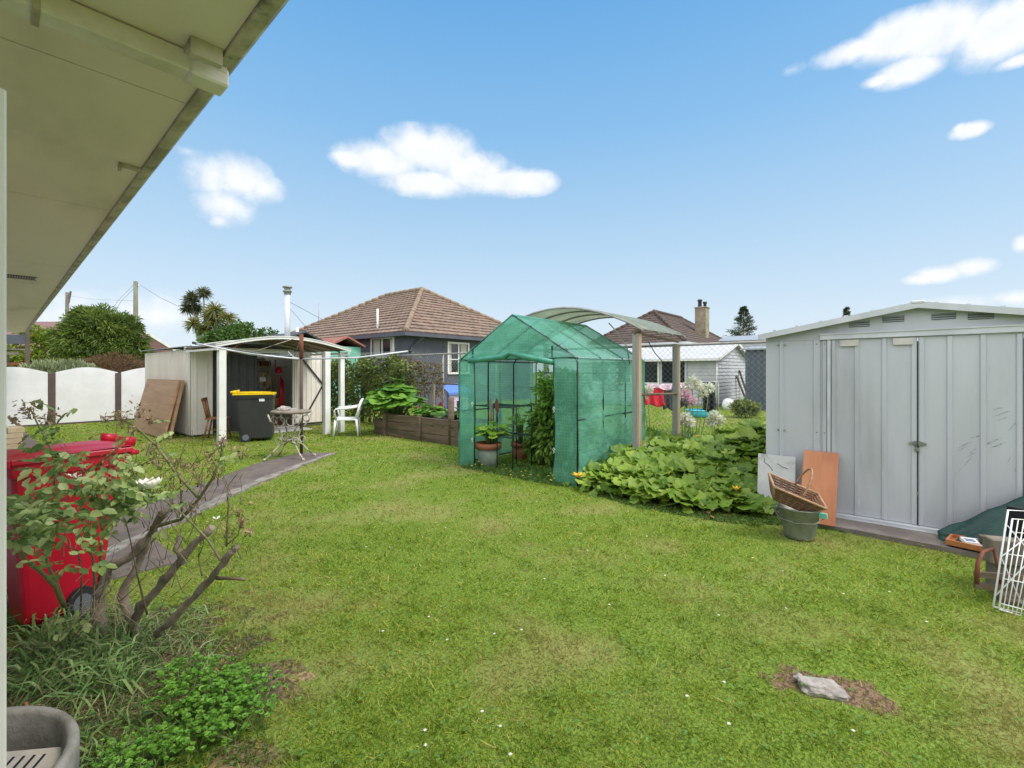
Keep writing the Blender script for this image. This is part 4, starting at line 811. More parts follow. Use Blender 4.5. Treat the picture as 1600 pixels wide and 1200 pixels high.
# ------------------------------------------------------------------ wheelie bins
def bin_(name, label, loc, rz, body, lid, sticker=False, d0=.30, w0=.24):
    """front looks along local -y; wheels and handle at +y"""
    t = thing(name, label, 'wheelie bin', loc, rz); w1, d1, h = .29, .345, .98
    def ring(f, o=0): w_, d_ = w0+(w1-w0)*f+o, d0+(d1-d0)*f+o; return w_, d_
    m = MB(); rings = []
    for f, o in ((0,-.02),(.03,0),(.5,0),(.90,0),(.905,.018),(.94,.02),(1,.02)):
        w_, d_ = ring(f, o); r_ = .05; z = .05+(h-.05)*f; pts = []
        for (sx, sy) in ((1,1),(-1,1),(-1,-1),(1,-1)):
            for k in range(4):
                a = {(1,1):0,(-1,1):90,(-1,-1):180,(1,-1):270}[(sx, sy)]+k*30; pts.append((sx*(w_-r_)+r_*math.cos(math.radians(a)), sy*(d_-r_)+r_*math.sin(math.radians(a))+.04*(f), z))
        rings.append(pts)
    n = 16; vs = [p for q in rings for p in q]; fs = [(i*n+k, i*n+(k+1) % n, (i+1)*n+(k+1) % n, (i+1)*n+k) for i in range(len(rings)-1) for k in range(n)]+[tuple(range(n))[::-1], tuple(range((len(rings)-1)*n, len(rings)*n))]
    m.add(vs, fs, False); m.b2((-.2,d0-.16,.0),(.2,d0-.02,.10),.01); m.build('bin_body', body, t)
    m = MB(); lw_, ld_ = w1+.035, d1+.03
    m.grid(lambda u, v: ((u-.5)*2*lw_, .04+(v-.5)*2*ld_, h+.012+.018*math.sin(math.pi*u)**.5*math.sin(math.pi*v)**.5+.012*v+.008*(abs(u-.5) < .28)*(v > .12)*(v < .9)), 14, 14)
    m.b2((-lw_,.04-ld_,h-.03),(lw_,.04-ld_+.022,h+.015),.006); m.b2((-lw_,.04-ld_+.02,h-.018),(-lw_+.02,.04+ld_,h+.015),.006); m.b2((lw_-.02,.04-ld_+.02,h-.018),(lw_,.04+ld_,h+.015),.006); m.b2((-lw_+.02,.04+ld_-.02,h-.03),(lw_-.02,.04+ld_,h+.02),.006)
    for sx in (-1, 1): m.tube([(sx*lw_*.62,.04+ld_-.06,h+.05),(sx*lw_*.62,.04+ld_+.05,h+.035)], .03, 10)
    ld = m.build('lid', lid, t)
    m = MB(); m.tube([(-.23,.04+d1+.09,h-.03),(.23,.04+d1+.09,h-.03)], .016, 8)
    for sx in (-.23,0,.23): m.tube([(sx,.04+d1-.01,h-.03),(sx,.04+d1+.09,h-.03)], .014, 8)
    m.build('handle', body, t)
    for sx in (-1, 1):
        c = (sx*(w0+.04), d0-.12, .10); m = MB()
        m.tube([(c[0]-.022,c[1],c[2]),(c[0]+.022,c[1],c[2])], .10, 24, True, False); wo = m.build('wheel', MT['rubber'], t); m = MB(); m.tube([(c[0]-.027,c[1],c[2]),(c[0]+.027,c[1],c[2])], .062, 16, True, False); m.build('rim', MT['wheelgrey'], wo)
    if sticker: MB().b2((-w1-.0,-.16,.83),(-w1+.03,-.06,.885)).build('label', MT['paper'], t)
    return t
k_ = PW(-5.37, 9.86); bin_('wheelie_bin', 'charcoal wheelie bin with a yellow lid on the grass before the shed', k_, math.radians(62), MT['bin'], MT['yellow'], True)
# white label on its side
LBL = PW(-5.22, 9.55, .95)
k_ = PW(-2.68, 2.74); rb_ = bin_('wheelie_bin', 'bright red wheelie bin with red lid behind the rose bush', k_, math.radians(-82), MT['red'], MT['red'], False, .225, .20); rb_.scale = (.70,.72,.99)
# ------------------------------------------------------------------ wooden chair
def wood_chair():
    t = thing('wooden_chair', 'brown wooden spindle back chair beside the porch post', 'chair', PW(-6.32,10.05), math.radians(-50.2+20)); w_ = .2
    m = MB(); m.ext([(-.20,-.19,.43),(.20,-.17,.43),(.20,.17,.43),(-.20,.19,.43)], (0,0,.03)); m.build('seat', MT['chairwood'], t)
    for x, y, dx, dy in ((-.15,-.14,-.08,-.05),(-.15,.14,-.08,.05),(.15,-.13,.05,-.04),(.15,.13,.05,.04)): MB().tube([(x+dx,y+dy,0),(x+dx*.5,y+dy*.5,.2),(x,y,.43)], [.014,.021,.015], 8).build('leg', MT['chairwood'], t)
    m = MB(); m.tube([(-.19,-.165,.2),(.17,-.15,.2)], .009, 6); m.tube([(-.19,.165,.2),(.17,.15,.2)], .009, 6); m.tube([(0,-.15,.2),(0,.15,.2)], .009, 6); m.build('stretcher', MT['chairwood'], t)
    m = MB()
    for k in range(7):
        y = -.16+k*.053; m.tube([(-.18,y,.46),(-.25,y*1.15,.82)], .012 if k in (0,6) else (.018 if k == 3 else .006), 6)
    m.beam((-.258,-.21,.85),(-.258,.21,.85),.025,.07,(0,0,1),.008); m.build('backrest', MT['chairwood'], t)
wood_chair()
# ------------------------------------------------------------------ white plastic chair, seat looks along local -x
def plastic_chair():
    t = thing('plastic_chair', 'white moulded plastic armchair on the grass beside the porch', 'chair', PW(-3.72,10.55), math.radians(-50.2+12))
    m = MB(); m.grid(lambda u, v: (-.21+.42*u, -.22+.44*v, .40-.02*math.sin(math.pi*u)*math.sin(math.pi*v)+.02*(u < .05)-.02*u), 8, 8); m.b2((-.22,-.23,.37),(-.20,.23,.405),.006); m.b2((-.2,-.235,.36),(.22,-.215,.395),.005); m.b2((-.2,.215,.36),(.22,.235,.395),.005); m.build('seat', MT['pvc'], t, solid=.006)
    for sx, sy in ((-1,-1),(-1,1),(1,-1),(1,1)):
        m = MB(); x, y = sx*.20, sy*.22; m.tube([(x+sx*.06,y+sy*.02,0),(x+sx*.02,y,.38)], [.020,.032], 6); m.build('leg', MT['pvc'], t)
    for sy in (-1, 1):
        m = MB(); m.tube([(-.20,sy*.24,.38),(-.24,sy*.26,.58),(-.20,sy*.265,.62),(.05,sy*.265,.63),(.24,sy*.22,.66)], [.022,.020,.022,.024,.022], 7); m.build('armrest', MT['pvc'], t)
    m = MB(); m.tube([(.20,-.21,.38),(.27,-.22,.62),(.31,-.18,.76),(.33,-.08,.81),(.33,.08,.81),(.31,.18,.76),(.27,.22,.62),(.20,.21,.38)], [.02,.026,.028,.028,.028,.028,.026,.02], 7)
    for k in range(5): y = (k-2)*.068; m.beam((.21,y*.9,.40),(.325,y,.80),.030,.010,(0,1,0))
    m.build('backrest', MT['pvc'], t)
plastic_chair()
# ------------------------------------------------------------------ iron table on the slab
def iron_table():
    t = thing('iron_table', 'scrolled cast iron table base with weathered round top at path end', 'table', PW(-3.66,7.72,.02), math.radians(-50.2)); 
    m = MB(); m.lathe([(0,.74),(.28,.735),(.315,.745),(.32,.765),(.30,.785),(0,.785)], 26, sy=.8, jit=.03); m.build('tabletop', MT['oldwood'], t)
    for (sx, sy) in ((-1,-1),(1,-1),(-1,1),(1,1)):
        m = MB(); f = lambda a, b, z: (sx*a, sy*b, z)
        m.tube([f(.27,.20,.73),f(.23,.18,.60),f(.13,.12,.48),f(.09,.09,.36),f(.12,.10,.24),f(.22,.16,.10),f(.31,.22,.0)], [.014,.013,.012,.012,.012,.012,.018], 7); m.lathe([(0,0),(.026,.0),(.02,.03),(0,.035)], 8, f(.31,.22,-.005))
        m.tube([V(f(.19,.15,.64))+V((.055*math.cos(a*.62),0,.055*math.sin(a*.62))) for a in range(11)], .008, 5, False)
        m.tube([V(f(.14,.12,.30))+V((.05*math.cos(a*.62),0,.05*math.sin(a*.62))) for a in range(11)], .007, 5, False); m.build('leg', MT['iron'], t)
    m = MB()
    for s in (-1, 1):
        MB().tube([(s*.085+.075*math.cos(a*.63), -.17, .62+.075*math.sin(a*.63)) for a in range(11)], .008, 5, False).build('scroll_ring', MT['iron'], t)
        m.tube([(-.12,s*.12,.36),(-.04,s*.10,.30),(.04,s*.10,.38),(.12,s*.12,.32)], .008, 5); m.tube([(-.13,s*.1,.22),(0,s*.06,.28),(.13,s*.1,.22)], .008, 5)
    m.tube([(-.1,0,.30),(.1,0,.30)], .012, 6); m.tube([(0,-.11,.30),(0,.11,.30)], .012, 6); m.build('scrollwork', MT['iron'], t)
iron_table()
for (dx, dy, s, lb) in ((-.12,.02,.075,'largest pale stone on the iron table top'), (.08,-.04,.05,'flat pale shell on the right side of the iron table')):
    o = rock('table_stone', (s*1.4,s), s*.75, 5+s*90, MT['stone'], PW(-3.66+dx,7.72+dy,.805)); tag(o, lb, 'stone')
# ------------------------------------------------------------------ things beside the right shed
bp = G(1240, 846); bk = thing('metal_bucket', 'dull galvanised bucket standing on the grass by the orange board', 'bucket', (bp.x+.14,bp.y-.02,0))
m = MB(); m.lathe([(0,.012),(.105,.012),(.112,0),(.115,.02),(.160,.255),(.168,.262),(.168,.275),(.156,.272),(.11,.03),(0,.03)], 32, sx=1.02); m.build('bucket_body', MT['galv'], bk)
m = MB()
for s in (-1,1): m.lathe([(0,-.02),(.02,-.015),(.02,.015),(0,.02)], 8, (0,s*.166,.235))
m.tube([(0,-.17,.235),(-.03,-.178,.2),(-.11,-.13,.17),(-.155,0,.16),(-.11,.13,.17),(-.03,.178,.2),(0,.17,.235)], .004, 6); m.build('handle', MT['galv'], bk)
tag(MB().grid(lambda u, v: (5.0+0*u+.0, 0, 0), 1, 1).build('tmp', MT['mint'])) if False else None
gp = bk.location+V((.0,-.165,.23)); tag(MB().b2((gp.x-.05,gp.y-.045,gp.z-.02),(gp.x-.02,gp.y+.02,gp.z+.025),.004).build('green_peg', MT['mint']), 'small mint green plastic scrap on the bucket rim', 'scrap')
def basket():
    rot = Matrix.Rotation(math.radians(-50.2-14), 4, 'Z') @ Matrix.Rotation(math.radians(22), 4, 'Y') @ Matrix.Rotation(math.radians(15), 4, 'X')
    t = thing('wicker_basket', 'brown wicker basket with hoop handle tipped over the bucket', 'basket', bk.location+V((-.05,.07,.30))); t.rotation_euler = rot.to_euler(); t.scale = (.86,.9,.9)
    a0, b0, a1, b1, h = .16, .08, .24, .14, .15; m = MB(); wl = lambda f: (a0+(a1-a0)*f, b0+(b1-b0)*f)
    def sq(f, o): x, y = wl(f); return [(-x-o,-y-o),(x+o,-y-o),(x+o,y+o),(-x-o,y+o)]
    N2 = 14
    for k in range(N2):
        f0, f1 = k/N2, (k+1)/N2
        pts = sq(f0, .006 if k % 2 else .0)
        for i in range(4):
            A, B = V((*pts[i], h*(f0+f1)/2)), V((*pts[(i+1) % 4], h*(f0+f1)/2)); nseg = 12
            dv = (B-A); nrm = V((dv.y, -dv.x, 0)).normalized(); m.tube([A+dv*(j/nseg)+nrm*(.004 if (j+k) % 2 else -.004) for j in range(nseg+1)], .0062, 5)
    for k in range(16): x = -a0+2*a0*k/15; m.beam((x,-b0,.0),(x,b0,.0),.018,.006)
    m.build('basket_body', MT['wicker'], t)
    m = MB(); pts = sq(1, .006)
    for i in range(4): m.tube([V((*pts[i], h)), V((*pts[(i+1) % 4], h))], .012, 8)
    for i in range(4): m.tube([V((*sq(0,0)[i], 0)), V((*pts[i], h))], .009, 7)
    m.build('rim', MT['wickerl'], t)
    m = MB(); m.tube([(.02+.0*s,b1*math.cos(s),h+.25*math.sin(s)) for s in [math.pi*i/18 for i in range(19)]], .010, 8); m.build('handle', MT['wickerl'], t)
basket()
def lean_board(name, label, ya, yb, h, off, mat, th=.02, base=0.04):
    m = MB(); x = 5.505; m.ext([(x-off,ya,base),(x-off,yb,base),(x-.03,yb+.0,base+h),(x-.03,ya,base+h)], (-th,0,.002)); return tag(m.build(name, mat), label, 'board')
lean_board('orange_board', 'orange varnished board with dark stains leaning on the grey shed', .46, .745, .62, .36, MT['orange'])
sb = lean_board('white_board', 'chalky white cracked board leaning on the shed behind the basket', .82, 1.16, .56, .08, MT['slabpaint'], .022, .02)
m = MB()
for pts in ([(.98,.50),(.93,.47),(.885,.46)], [(1.1,.545),(1.1,.50),(1.06,.475),(1.03,.44),(1.02,.42)], [(1.02,.20),(.96,.27),(.93,.33),(.84,.335)]):
    z2 = [(5.505-.08+.05*((z)/.56)-.0265, y, z) for y, z in pts]; m.tube(z2, .0025, 4)
m.build('crack', MT['dark'], sb)
# tarp, tray, rusty bench end, blocks, wire rack
def tarp():
    t = MB(); y0, y1 = -.24, -1.75
    t.grid(lambda u, v: (5.42-.50*v*(.3+.7*u)+.03*math.sin(u*17+v*9)*v, y0+(y1-y0)*u, .052+(.01+1.15*u)*(1-v)+.03*math.sin(v*9+u*7)*u*(1-v)+.02*abs(math.sin(u*19+v*6))*(1-.5*v)+.012*math.sin(u*43+v*11)), 40, 16)
    tag(t.build('tarpaulin', MT['tarp'], solid=.006), 'dark green tarpaulin draped low against the grey shed', 'tarpaulin')
tarp()
tr_ = thing('wooden_tray', 'orange brown wooden tray lying on the shed pavement by the tarpaulin', 'tray', G(1520,862,.03)+V((.05,.0,.03)), math.radians(-12)); m = MB(); m.b2((-.10,-.13,0),(.10,.13,.012)); m.b2((-.11,-.14,0),(-.095,.14,.04)); m.b2((.095,-.14,0),(.11,.14,.04)); m.b2((-.095,-.14,0),(.095,-.125,.04)); m.b2((-.095,.125,0),(.095,.14,.04)); m.build('tray_body', MT['orange'], tr_)
b_ = thing('folded_papers', 'folded blue and white papers lying in the wooden tray', 'papers', tr_.location+V((0,-.01,.02)), math.radians(10)); MB().b2((-.06,-.09,0),(.06,.07,.03),.004).build('cover', MT['paper'], b_); MB().b2((-.05,-.085,.0305),(.03,-.02,.033)).b2((-.05,.0,.0305),(-.03,.06,.033)).b2((-.01,.0,.0305),(.005,.06,.033)).build('print', MT['ink'], b_)
bq = PW(2.30,2.28)+V((0,0,0))
Bn = lambda px, py, Y: P(px, py, Y)
ie = thing('rusty_bench', 'low rusty iron and timber bench frame beside the white wire rack', 'bench', PW(2.86,2.72))
o_ = ie.location; m = MB(); m.tube([P(1526,912,2.9)-o_, P(1528,880,2.9)-o_, P(1536,862,2.95)-o_, P(1552,857,3.0)-o_], [.013,.012,.011,.010], 7); m.tube([P(1552,857,3.0)-o_, P(1560,890,3.0)-o_, P(1566,930,3.0)-o_], .008, 6); m.build('iron_end', MT['rust'], ie)
m = MB(); 
for zz in (.10,.17): m.beam(PW(2.92,2.95,zz)-o_, PW(3.5,2.80,zz)-o_, .02, .035)
m.build('slat', MT['timber'], ie)
for (a, b, lb) in (((3.02,3.05,.0),(3.30,2.85,.22),'weathered timber block behind the rusty bench'),): 
    m = MB(); m.beam(PW(3.15,3.10,.27), PW(3.8,2.9,.27), .10, .16, (0,0,1), .006); m.beam(PW(3.2,3.12,.09), PW(3.8,2.95,.09), .12, .18, (0,0,1), .006); tag(m.build('timber_block', MT['oldwood']), lb, 'block')
m = MB(); m.beam(PW(3.2,3.2,.30), PW(3.7,2.9,.30), .05, .06, (0,0,1), .005); m.beam(PW(3.1,3.0,.02), PW(3.3,2.9,.02), .2, .04, (0,0,1), .01); tag(m.build('timber_offcut', MT['timber']), 'dark timber offcuts piled behind the rusty bench', 'timber')
m = MB(); m.b2((-.02,-.20,0),(.02,.16,.30),.004); o2 = m.build('black_board', MT['clothblack'], loc=PW(3.42,3.02,.24), rz=math.radians(-30)); tag(o2, 'black panel propped behind the white wire rack', 'panel')
def rack():
    Y0 = 2.75; A = lambda px, py, Y=None: P(px, py, Y or 2.78)
    t = thing('wire_rack', 'white wire rack leaning at the right end of the shed', 'rack', PW(2.95,2.78)); o = t.location
    BL, BR = P(1552,948,2.82)-o, P(1592,960,2.80)-o; TL, TR = P(1575,797,3.0)-o, P(1632,800,2.98)-o
    m = MB(); q = [BL, TL, TR, BR+(TR-TL)*.25, BL]; m.tube(q, .0055, 6)
    off = V((-.03,-.03,0)).normalized()*.03
    q2 = [BL+off, TL.lerp(BL,.08)+off, TR.lerp(BR,.08)+off, BR+off, BL+off]; m.tube(q2, .005, 6); m.build('frame', MT['pvc'], t)
    m = MB(); 
    for k in range(1, 6): m.tube([BL.lerp(BR,k/6)+off, TL.lerp(BL,.08).lerp(TR.lerp(BR,.08),k/6)+off], .003, 5)
    for f in (.06,.3,.55,.78): m.tube([BL.lerp(TL,f)+off, BR.lerp(TR,f)+off], .003, 5)
    m.build('grid', MT['pvc'], t)
    m = MB()
    m.tube([BL.lerp(TL,.1), BR.lerp(TR,.55), BL.lerp(TL,.85)], .004, 5); m.tube([BR.lerp(TR,.1), BL.lerp(TL,.5), BR.lerp(TR,.85)], .004, 5); m.build('cross_brace', MT['pvc'], t)
rack()
# small rock on the lawn
rk = rock('rock', (.095,.055), .042, 3, MT['stone'], G(1284,1080), math.radians(-72)); tag(rk, 'flat pale lichened rock in a bare patch of lawn', 'rock')
rk = rock('rock', (.024,.016), .016, 8, MT['stone'], G(1248,1060)); tag(rk, 'tiny pale stone left of the lawn rock', 'rock')
# ------------------------------------------------------------------ rose bush in the left foreground
def rose():
    o = PW(-2.12, 2.55); t = thing('rose_bush', 'leggy old rose bush with one white flower before the red bin', 'bush', o)
    def br(lst, r0, r1, mat, nm='branch', n=9):
        pts = [P(*q)-o for q in lst]; fine = []
        for i in range(len(pts)-1):
            for k in range(4):
                f = k/4; p = pts[i].lerp(pts[i+1], f); j = (.22*r0 if r0 > .015 else .10*r0) if nm == 'branch' else .2*r0
                fine.append(p+V((random.uniform(-1,1), random.uniform(-1,1), random.uniform(-1,1)))*j)
        fine.append(pts[-1]); L = len(fine); k_ = .84 if r0 > .015 else 1.0; rs = [(r0+(r1-r0)*i/(L-1))*k_*(1+(.26 if r0 > .015 else .1)*math.sin(i*1.9+r0*99)*math.cos(i*.7)) for i in range(L)]
        if nm == 'twig':
            cnt[0] += 1
            if cnt[0] > 60: rest.tube(fine, rs, n); return
        return MB().tube(fine, rs, n).build(nm, mat, t)
    cnt = [0]; rest = MB()
    br([(165,1010,2.5),(152,950,2.5),(168,890,2.5),(210,866,2.5),(237,830,2.48),(262,795,2.42)], .036, .020, MT['bark'])
    br([(215,1000,2.5),(190,930,2.5),(215,880,2.52),(232,850,2.5)], .030, .016, MT['bark'])
    br([(205,985,2.5),(222,947,2.45),(249,917,2.4),(279,878,2.35),(300,854,2.32),(332,824,2.3)], .028, .021, MT['bark'])
    br([(288,880,2.35),(276,858,2.35),(280,838,2.36)], .022, .012, MT['bark'])
    br([(245,990,2.42),(267,971,2.36),(303,932,2.3),(336,896,2.25),(362,862,2.22),(367,853,2.22)], .022, .018, MT['bark'])
    br([(340,903,2.25),(362,904,2.2),(384,905,2.2)], .009, .006, MT['twig'])
    br([(237,824,2.45),(282,812,2.4),(309,782,2.35),(333,746,2.3),(348,707,2.3),(345,690,2.3)], .0105, .004, MT['cane'])
    br([(309,776,2.35),(276,740,2.38),(246,698,2.42),(210,665,2.45),(180,650,2.5),(160,652,2.5)], .008, .003, MT['cane'])
    br([(282,740,2.38),(284,800,2.4)], .004, .005, MT['cane']); br([(268,800,2.4),(272,745,2.42),(286,705,2.42)], .004, .002, MT['cane'])
    br([(246,698,2.42),(228,712,2.4),(236,690,2.4)], .004, .002, MT['cane'])
    br([(345,875,2.22),(324,842,2.25),(285,803,2.3),(240,768,2.3)], .007, .003, MT['cane'])
    br([(354,854,2.22),(357,788,2.2),(356,760,2.2),(372,738,2.2)], .0045, .0015, MT['twig']); br([(357,790,2.2),(352,760,2.2)], .002, .001, MT['twig'])
    br([(356,850,2.22),(372,836,2.2),(378,806,2.2)], .003, .0015, MT['twig']); br([(316,900,2.3),(310,870,2.3),(318,850,2.28)], .004, .002, MT['twig'])
    br([(99,946,2.35),(85,915,2.2),(62,892,2.1),(40,876,2.0),(20,845,1.9)], .010, .007, MT['cane']); br([(101,948,2.35),(92,920,2.3),(78,890,2.25),(66,850,2.2),(60,800,2.1)], .009, .005, MT['cane'])
    br([(60,800,2.1),(85,770,2.05),(84,720,2.0),(81,704,2.0),(60,665,2.0),(48,640,2.0)], .0055, .0025, MT['cane']); br([(66,672,2.0),(75,655,2.0)], .003, .002, MT['cane'])
    br([(150,930,2.5),(145,870,2.4),(110,820,2.25),(70,790,2.1),(30,780,1.95)], .007, .003, MT['cane']); br([(155,910,2.5),(160,830,2.35),(150,760,2.25),(160,720,2.2),(195,692,2.2)], .007, .003, MT['cane'])
    br([(125,980,2.45),(128,900,2.35),(122,860,2.3),(85,848,2.2)], .005, .002, MT['twig']); br([(230,960,2.4),(215,900,2.3),(205,850,2.25),(195,810,2.2)], .005, .002, MT['twig'])
    rr = random.Random(4)
    for k in range(75):   # fine twigs tangled low and mid
        x, y, Y = rr.uniform(90,300), rr.uniform(720,960), rr.uniform(2.1,2.5); a = rr.uniform(-2.6,-.5); L = rr.uniform(20,70)
        br([(x,y,Y),(x+L*.5*math.cos(a)+rr.uniform(-8,8),y+L*.5*math.sin(a),Y+rr.uniform(-.06,.06)),(x+L*math.cos(a),y+L*math.sin(a),Y+rr.uniform(-.08,.08))], .0022, .0009, MT['twig' if k % 3 else 'cane'], 'twig', 4)
    for k in range(90):   # dry upright twiglets over the right side
        x, y, Y = rr.uniform(215,385), rr.uniform(705,900), rr.uniform(2.15,2.45); a = rr.uniform(-2.2,-.9); L = rr.uniform(18,60)
        br([(x,y,Y),(x+L*.5*math.cos(a)+rr.uniform(-6,6),y+L*.5*math.sin(a),Y+rr.uniform(-.05,.05)),(x+L*math.cos(a)+rr.uniform(-6,6),y+L*math.sin(a),Y+rr.uniform(-.06,.06))], .0019, .0008, MT['twig'], 'twig', 4)
    # leaves: compound sprays, droopy
    P_, D_, NN, L_ = [], [], [], []
    zones = [(15,135,735,865,70,1.75,2.05),(55,105,660,720,7,1.9,2.05),(120,210,735,815,40,2.0,2.3),(150,250,735,830,36,2.05,2.3),(20,90,770,850,40,1.6,1.9),(100,200,640,700,0,2,2.2),(45,110,690,740,10,1.9,2.0),(335,372,694,722,3,2.2,2.3),(205,260,655,700,4,2.4,2.45),(90,135,960,1000,5,2.2,2.3)]
    for (x0, x1, y0, y1, n, ya, yb) in zones:
        for _ in range(int(n*1.4)):
            c = P(rr.gauss((x0+x1)/2,(x1-x0)/3.2), rr.gauss((y0+y1)/2,(y1-y0)/3.2), rr.uniform(ya,yb))-o; a = rr.uniform(0,6.283); ax = V((math.cos(a), math.sin(a), rr.uniform(-.9,.2))).normalized(); sd = ax.cross(V((0,0,1))).normalized(); s = rr.uniform(.032,.058)
            for q, (u, w) in enumerate(((0,0),(-.5,.5),(-.5,-.5),(-1.1,.45),(-1.1,-.45))):
                if rr.random() < .12: continue
                p = c+ax*(u*s)+sd*(w*s*.2); d = (ax+sd*w*1.6+V((0,0,-.35*rr.random()))); P_.append(p); D_.append(d); NN.append(V((rr.gauss(0,.35),rr.gauss(0,.35),1))+V((-.35,-.4,0))); L_.append(s*rr.uniform(.8,1.1)*(1 if q == 0 else .85))
    leaves('foliage', LF['rose'], np.array([tuple(p) for p in P_]), np.array([tuple(p) for p in D_]), np.array([tuple(p) for p in NN]), np.array(L_), np.array(L_)*.72, 'oval', t)
    # dried flower heads and calyx stars
    P_, D_, L_ = [], [], []
    heads = [(265,760,2.3,20,18),(310,745,2.3,18,16),(388,830,2.2,10,12),(335,735,2.3,16,16),(250,720,2.35,16,16),(300,790,2.3,16,10),(45,640,2.0,16,26),(75,650,2.0,14,20),(22,655,2.0,8,14),(190,652,2.45,14,26),(215,640,2.45,14,22),(235,655,2.42,8,10),(165,655,2.5,6,10),(205,670,2.4,10,14),(350,688,2.3,12,22),(378,705,2.3,14,14),(330,712,2.3,8,12),(272,722,2.4,8,10),(290,725,2.4,8,14),(303,728,2.4,8,10),(372,800,2.2,8,10),(180,722,2.2,22,24),(210,735,2.2,16,16),(60,780,1.9,30,16),(120,748,2.1,30,16),(352,828,2.2,14,8),(236,700,2.3,12,8),(376,815,2.2,12,10)]
    for (x, y, Y, sp, n) in heads:
        for _ in range(n*2):
            c = P(x+rr.gauss(0,sp*.6), y+rr.gauss(0,sp*.45), Y+rr.gauss(0,.03))-o; P_.append(tuple(c)); D_.append((rr.gauss(0,1),rr.gauss(0,1),rr.gauss(-.2,.7))); L_.append(rr.uniform(.012,.028))
        for _ in range(5): br([(x+rr.gauss(0,3),y+sp*.9,Y),(x+rr.gauss(0,sp*.6),y-rr.uniform(0,sp*.5),Y)], .0016, .001, MT['cane'], 'twig', 4)
    leaves('dried_flowers', LF['driedp'], np.array(P_), np.array(D_), unit(len(P_)), np.array(L_), np.array(L_)*.5, 'oval', t)
    tag(rest.build('fine_twigs', MT['twig'], t), kind='stuff')
    c = P(233,762,2.12)-o; m = MB()
    for k in range(6):
        a = k*1.047+.3; u = V((math.cos(a), math.sin(a), 0)); w_ = V((-math.sin(a), math.cos(a), 0)); s = .042
        m.grid(lambda i, j: c+u*(s*1.15*j)+w_*((i-.5)*s*1.3*math.sin(.35+2.3*j))+V((0,0,.034*j*j+.006*math.cos(i*6))), 6, 6)
    m.build('flower', MT['petal'], t, solid=.001); MB().lathe([(0,.012),(.008,.010),(.010,.004),(0,.0)], 10, tuple(c)).build('flower_centre', MT['yolk'], t)
    for (x, y, Y) in ((112,745,2.05),(120,747,2.05),(338,812,2.2)):
        c = P(x,y,Y)-o; m = MB()
        for k in range(4): a = k*1.57; m.add([c, c+V((.016*math.cos(a),.016*math.sin(a),.008)), c+V((.02*math.cos(a+.5),.02*math.sin(a+.5),.014)), c+V((.014*math.cos(a+1),.014*math.sin(a+1),.01))], [(0,1,2,3)])
        m.build('flower', MT['petal'], t, solid=.001)
rose()
def pxr(x0, x1, y0, y1):
    def f():
        g_ = G(random.uniform(x0,x1), random.uniform(y0,y1)); return (CA*g_.x-SA*g_.y, SA*g_.x+CA*g_.y)
    return f
tag(grass_clump('long_grass', 0, 0, LF['strap'], pxr(45,215,985,1090), 900, .38, .009, .45, .75), 'clump of long dark green arching grass under the rose bush', 'grass clump')
tag(grass_clump('long_grass', 0, 0, LF['strap'], pxr(140,330,950,1070), 520, .22, .006, .7, .7), 'thin arching grass at the foot of the rose stumps', 'grass clump')
tag(grass_clump('long_grass', 0, 0, LF['strap'], pxr(120,260,1100,1230), 260, .16, .007, .7, .6), 'short broad grass blades beside the concrete planter', 'grass clump')
grass_clump('dry_grass', 'dry straw and dead stalks littering the rose bed', 'straw', LF['straw'], pxr(10,330,960,1120), 1500, .09, .003, 1.6, .3, kind='stuff', z=.005)
grass_clump('bed_grass', 'sparse short grass creeping into the rose bed', 'grass', LF['mid'], pxr(8,420,950,1200), 4200, .045, .004, .7, .3, kind='stuff')
st = MB(); rr = random.Random(9)
for k in range(60):
    c = P(rr.gauss(165,22), rr.gauss(945,28), rr.uniform(2.3,2.5)); a = rr.uniform(0,6.28); st.tube([c, c+V((math.cos(a)*.05,math.sin(a)*.05,rr.uniform(-.02,.05))), c+V((math.cos(a)*.11,math.sin(a)*.11,rr.uniform(-.09,.03)))], .0014, 4, False)
tag(st.build('dead_stalks', MT['deadwood']), 'tangle of bleached dead stalks caught in the rose stump', 'stalks')
# parsley: rosettes of small lobed leaflets
def parsley(name, label, pts, hgt, n, ln):
    P_, D_, NN, L_ = [], [], [], []; m = MB()
    for (px, py) in pts:
        g_ = G(px, py, .03); 
        for _ in range(n):
            a = random.random()*6.283; q = random.random()**.5*.10; z = hgt*(.35+.65*random.random())*(1-q*2.5); c = g_+V((q*math.cos(a), q*math.sin(a), z))
            if random.random() < .3: m.tube([g_+V((0,0,-.03)), c], .0012, 4, False)
            a0 = random.random()*6.28
            for k in range(4): aa = a0+k*1.57; P_.append(tuple(c)); D_.append((math.cos(aa), math.sin(aa), random.uniform(-.3,.5))); NN.append((random.gauss(0,.5),random.gauss(0,.5),1)); L_.append(ln*random.uniform(.55,1.15))
    t = thing(name, label, 'plant', (0,0,0)); leaves('foliage', LF['parsley'], np.array(P_), np.array(D_), np.array(NN), np.array(L_), np.array(L_)*.8, 'maple', t); m.build('stalks', MT['stem'], t)
pp = [(275,1075),(300,1060),(330,1070),(355,1085),(385,1075),(290,1105),(320,1110),(350,1120),(380,1110),(300,1140),(335,1150),(365,1145),(395,1130),(320,1090),(345,1100),(270,1120),(410,1095),(370,1095),(310,1165)]
parsley('parsley_plant', 'largest bright green parsley clump at the edge of the lawn', pp, .12, 40, .022)
parsley('parsley_plant', 'small bright parsley clump at the bottom edge beside the planter', [(200,1190),(225,1195),(245,1185),(270,1170),(185,1215),(215,1225)], .10, 36, .019)
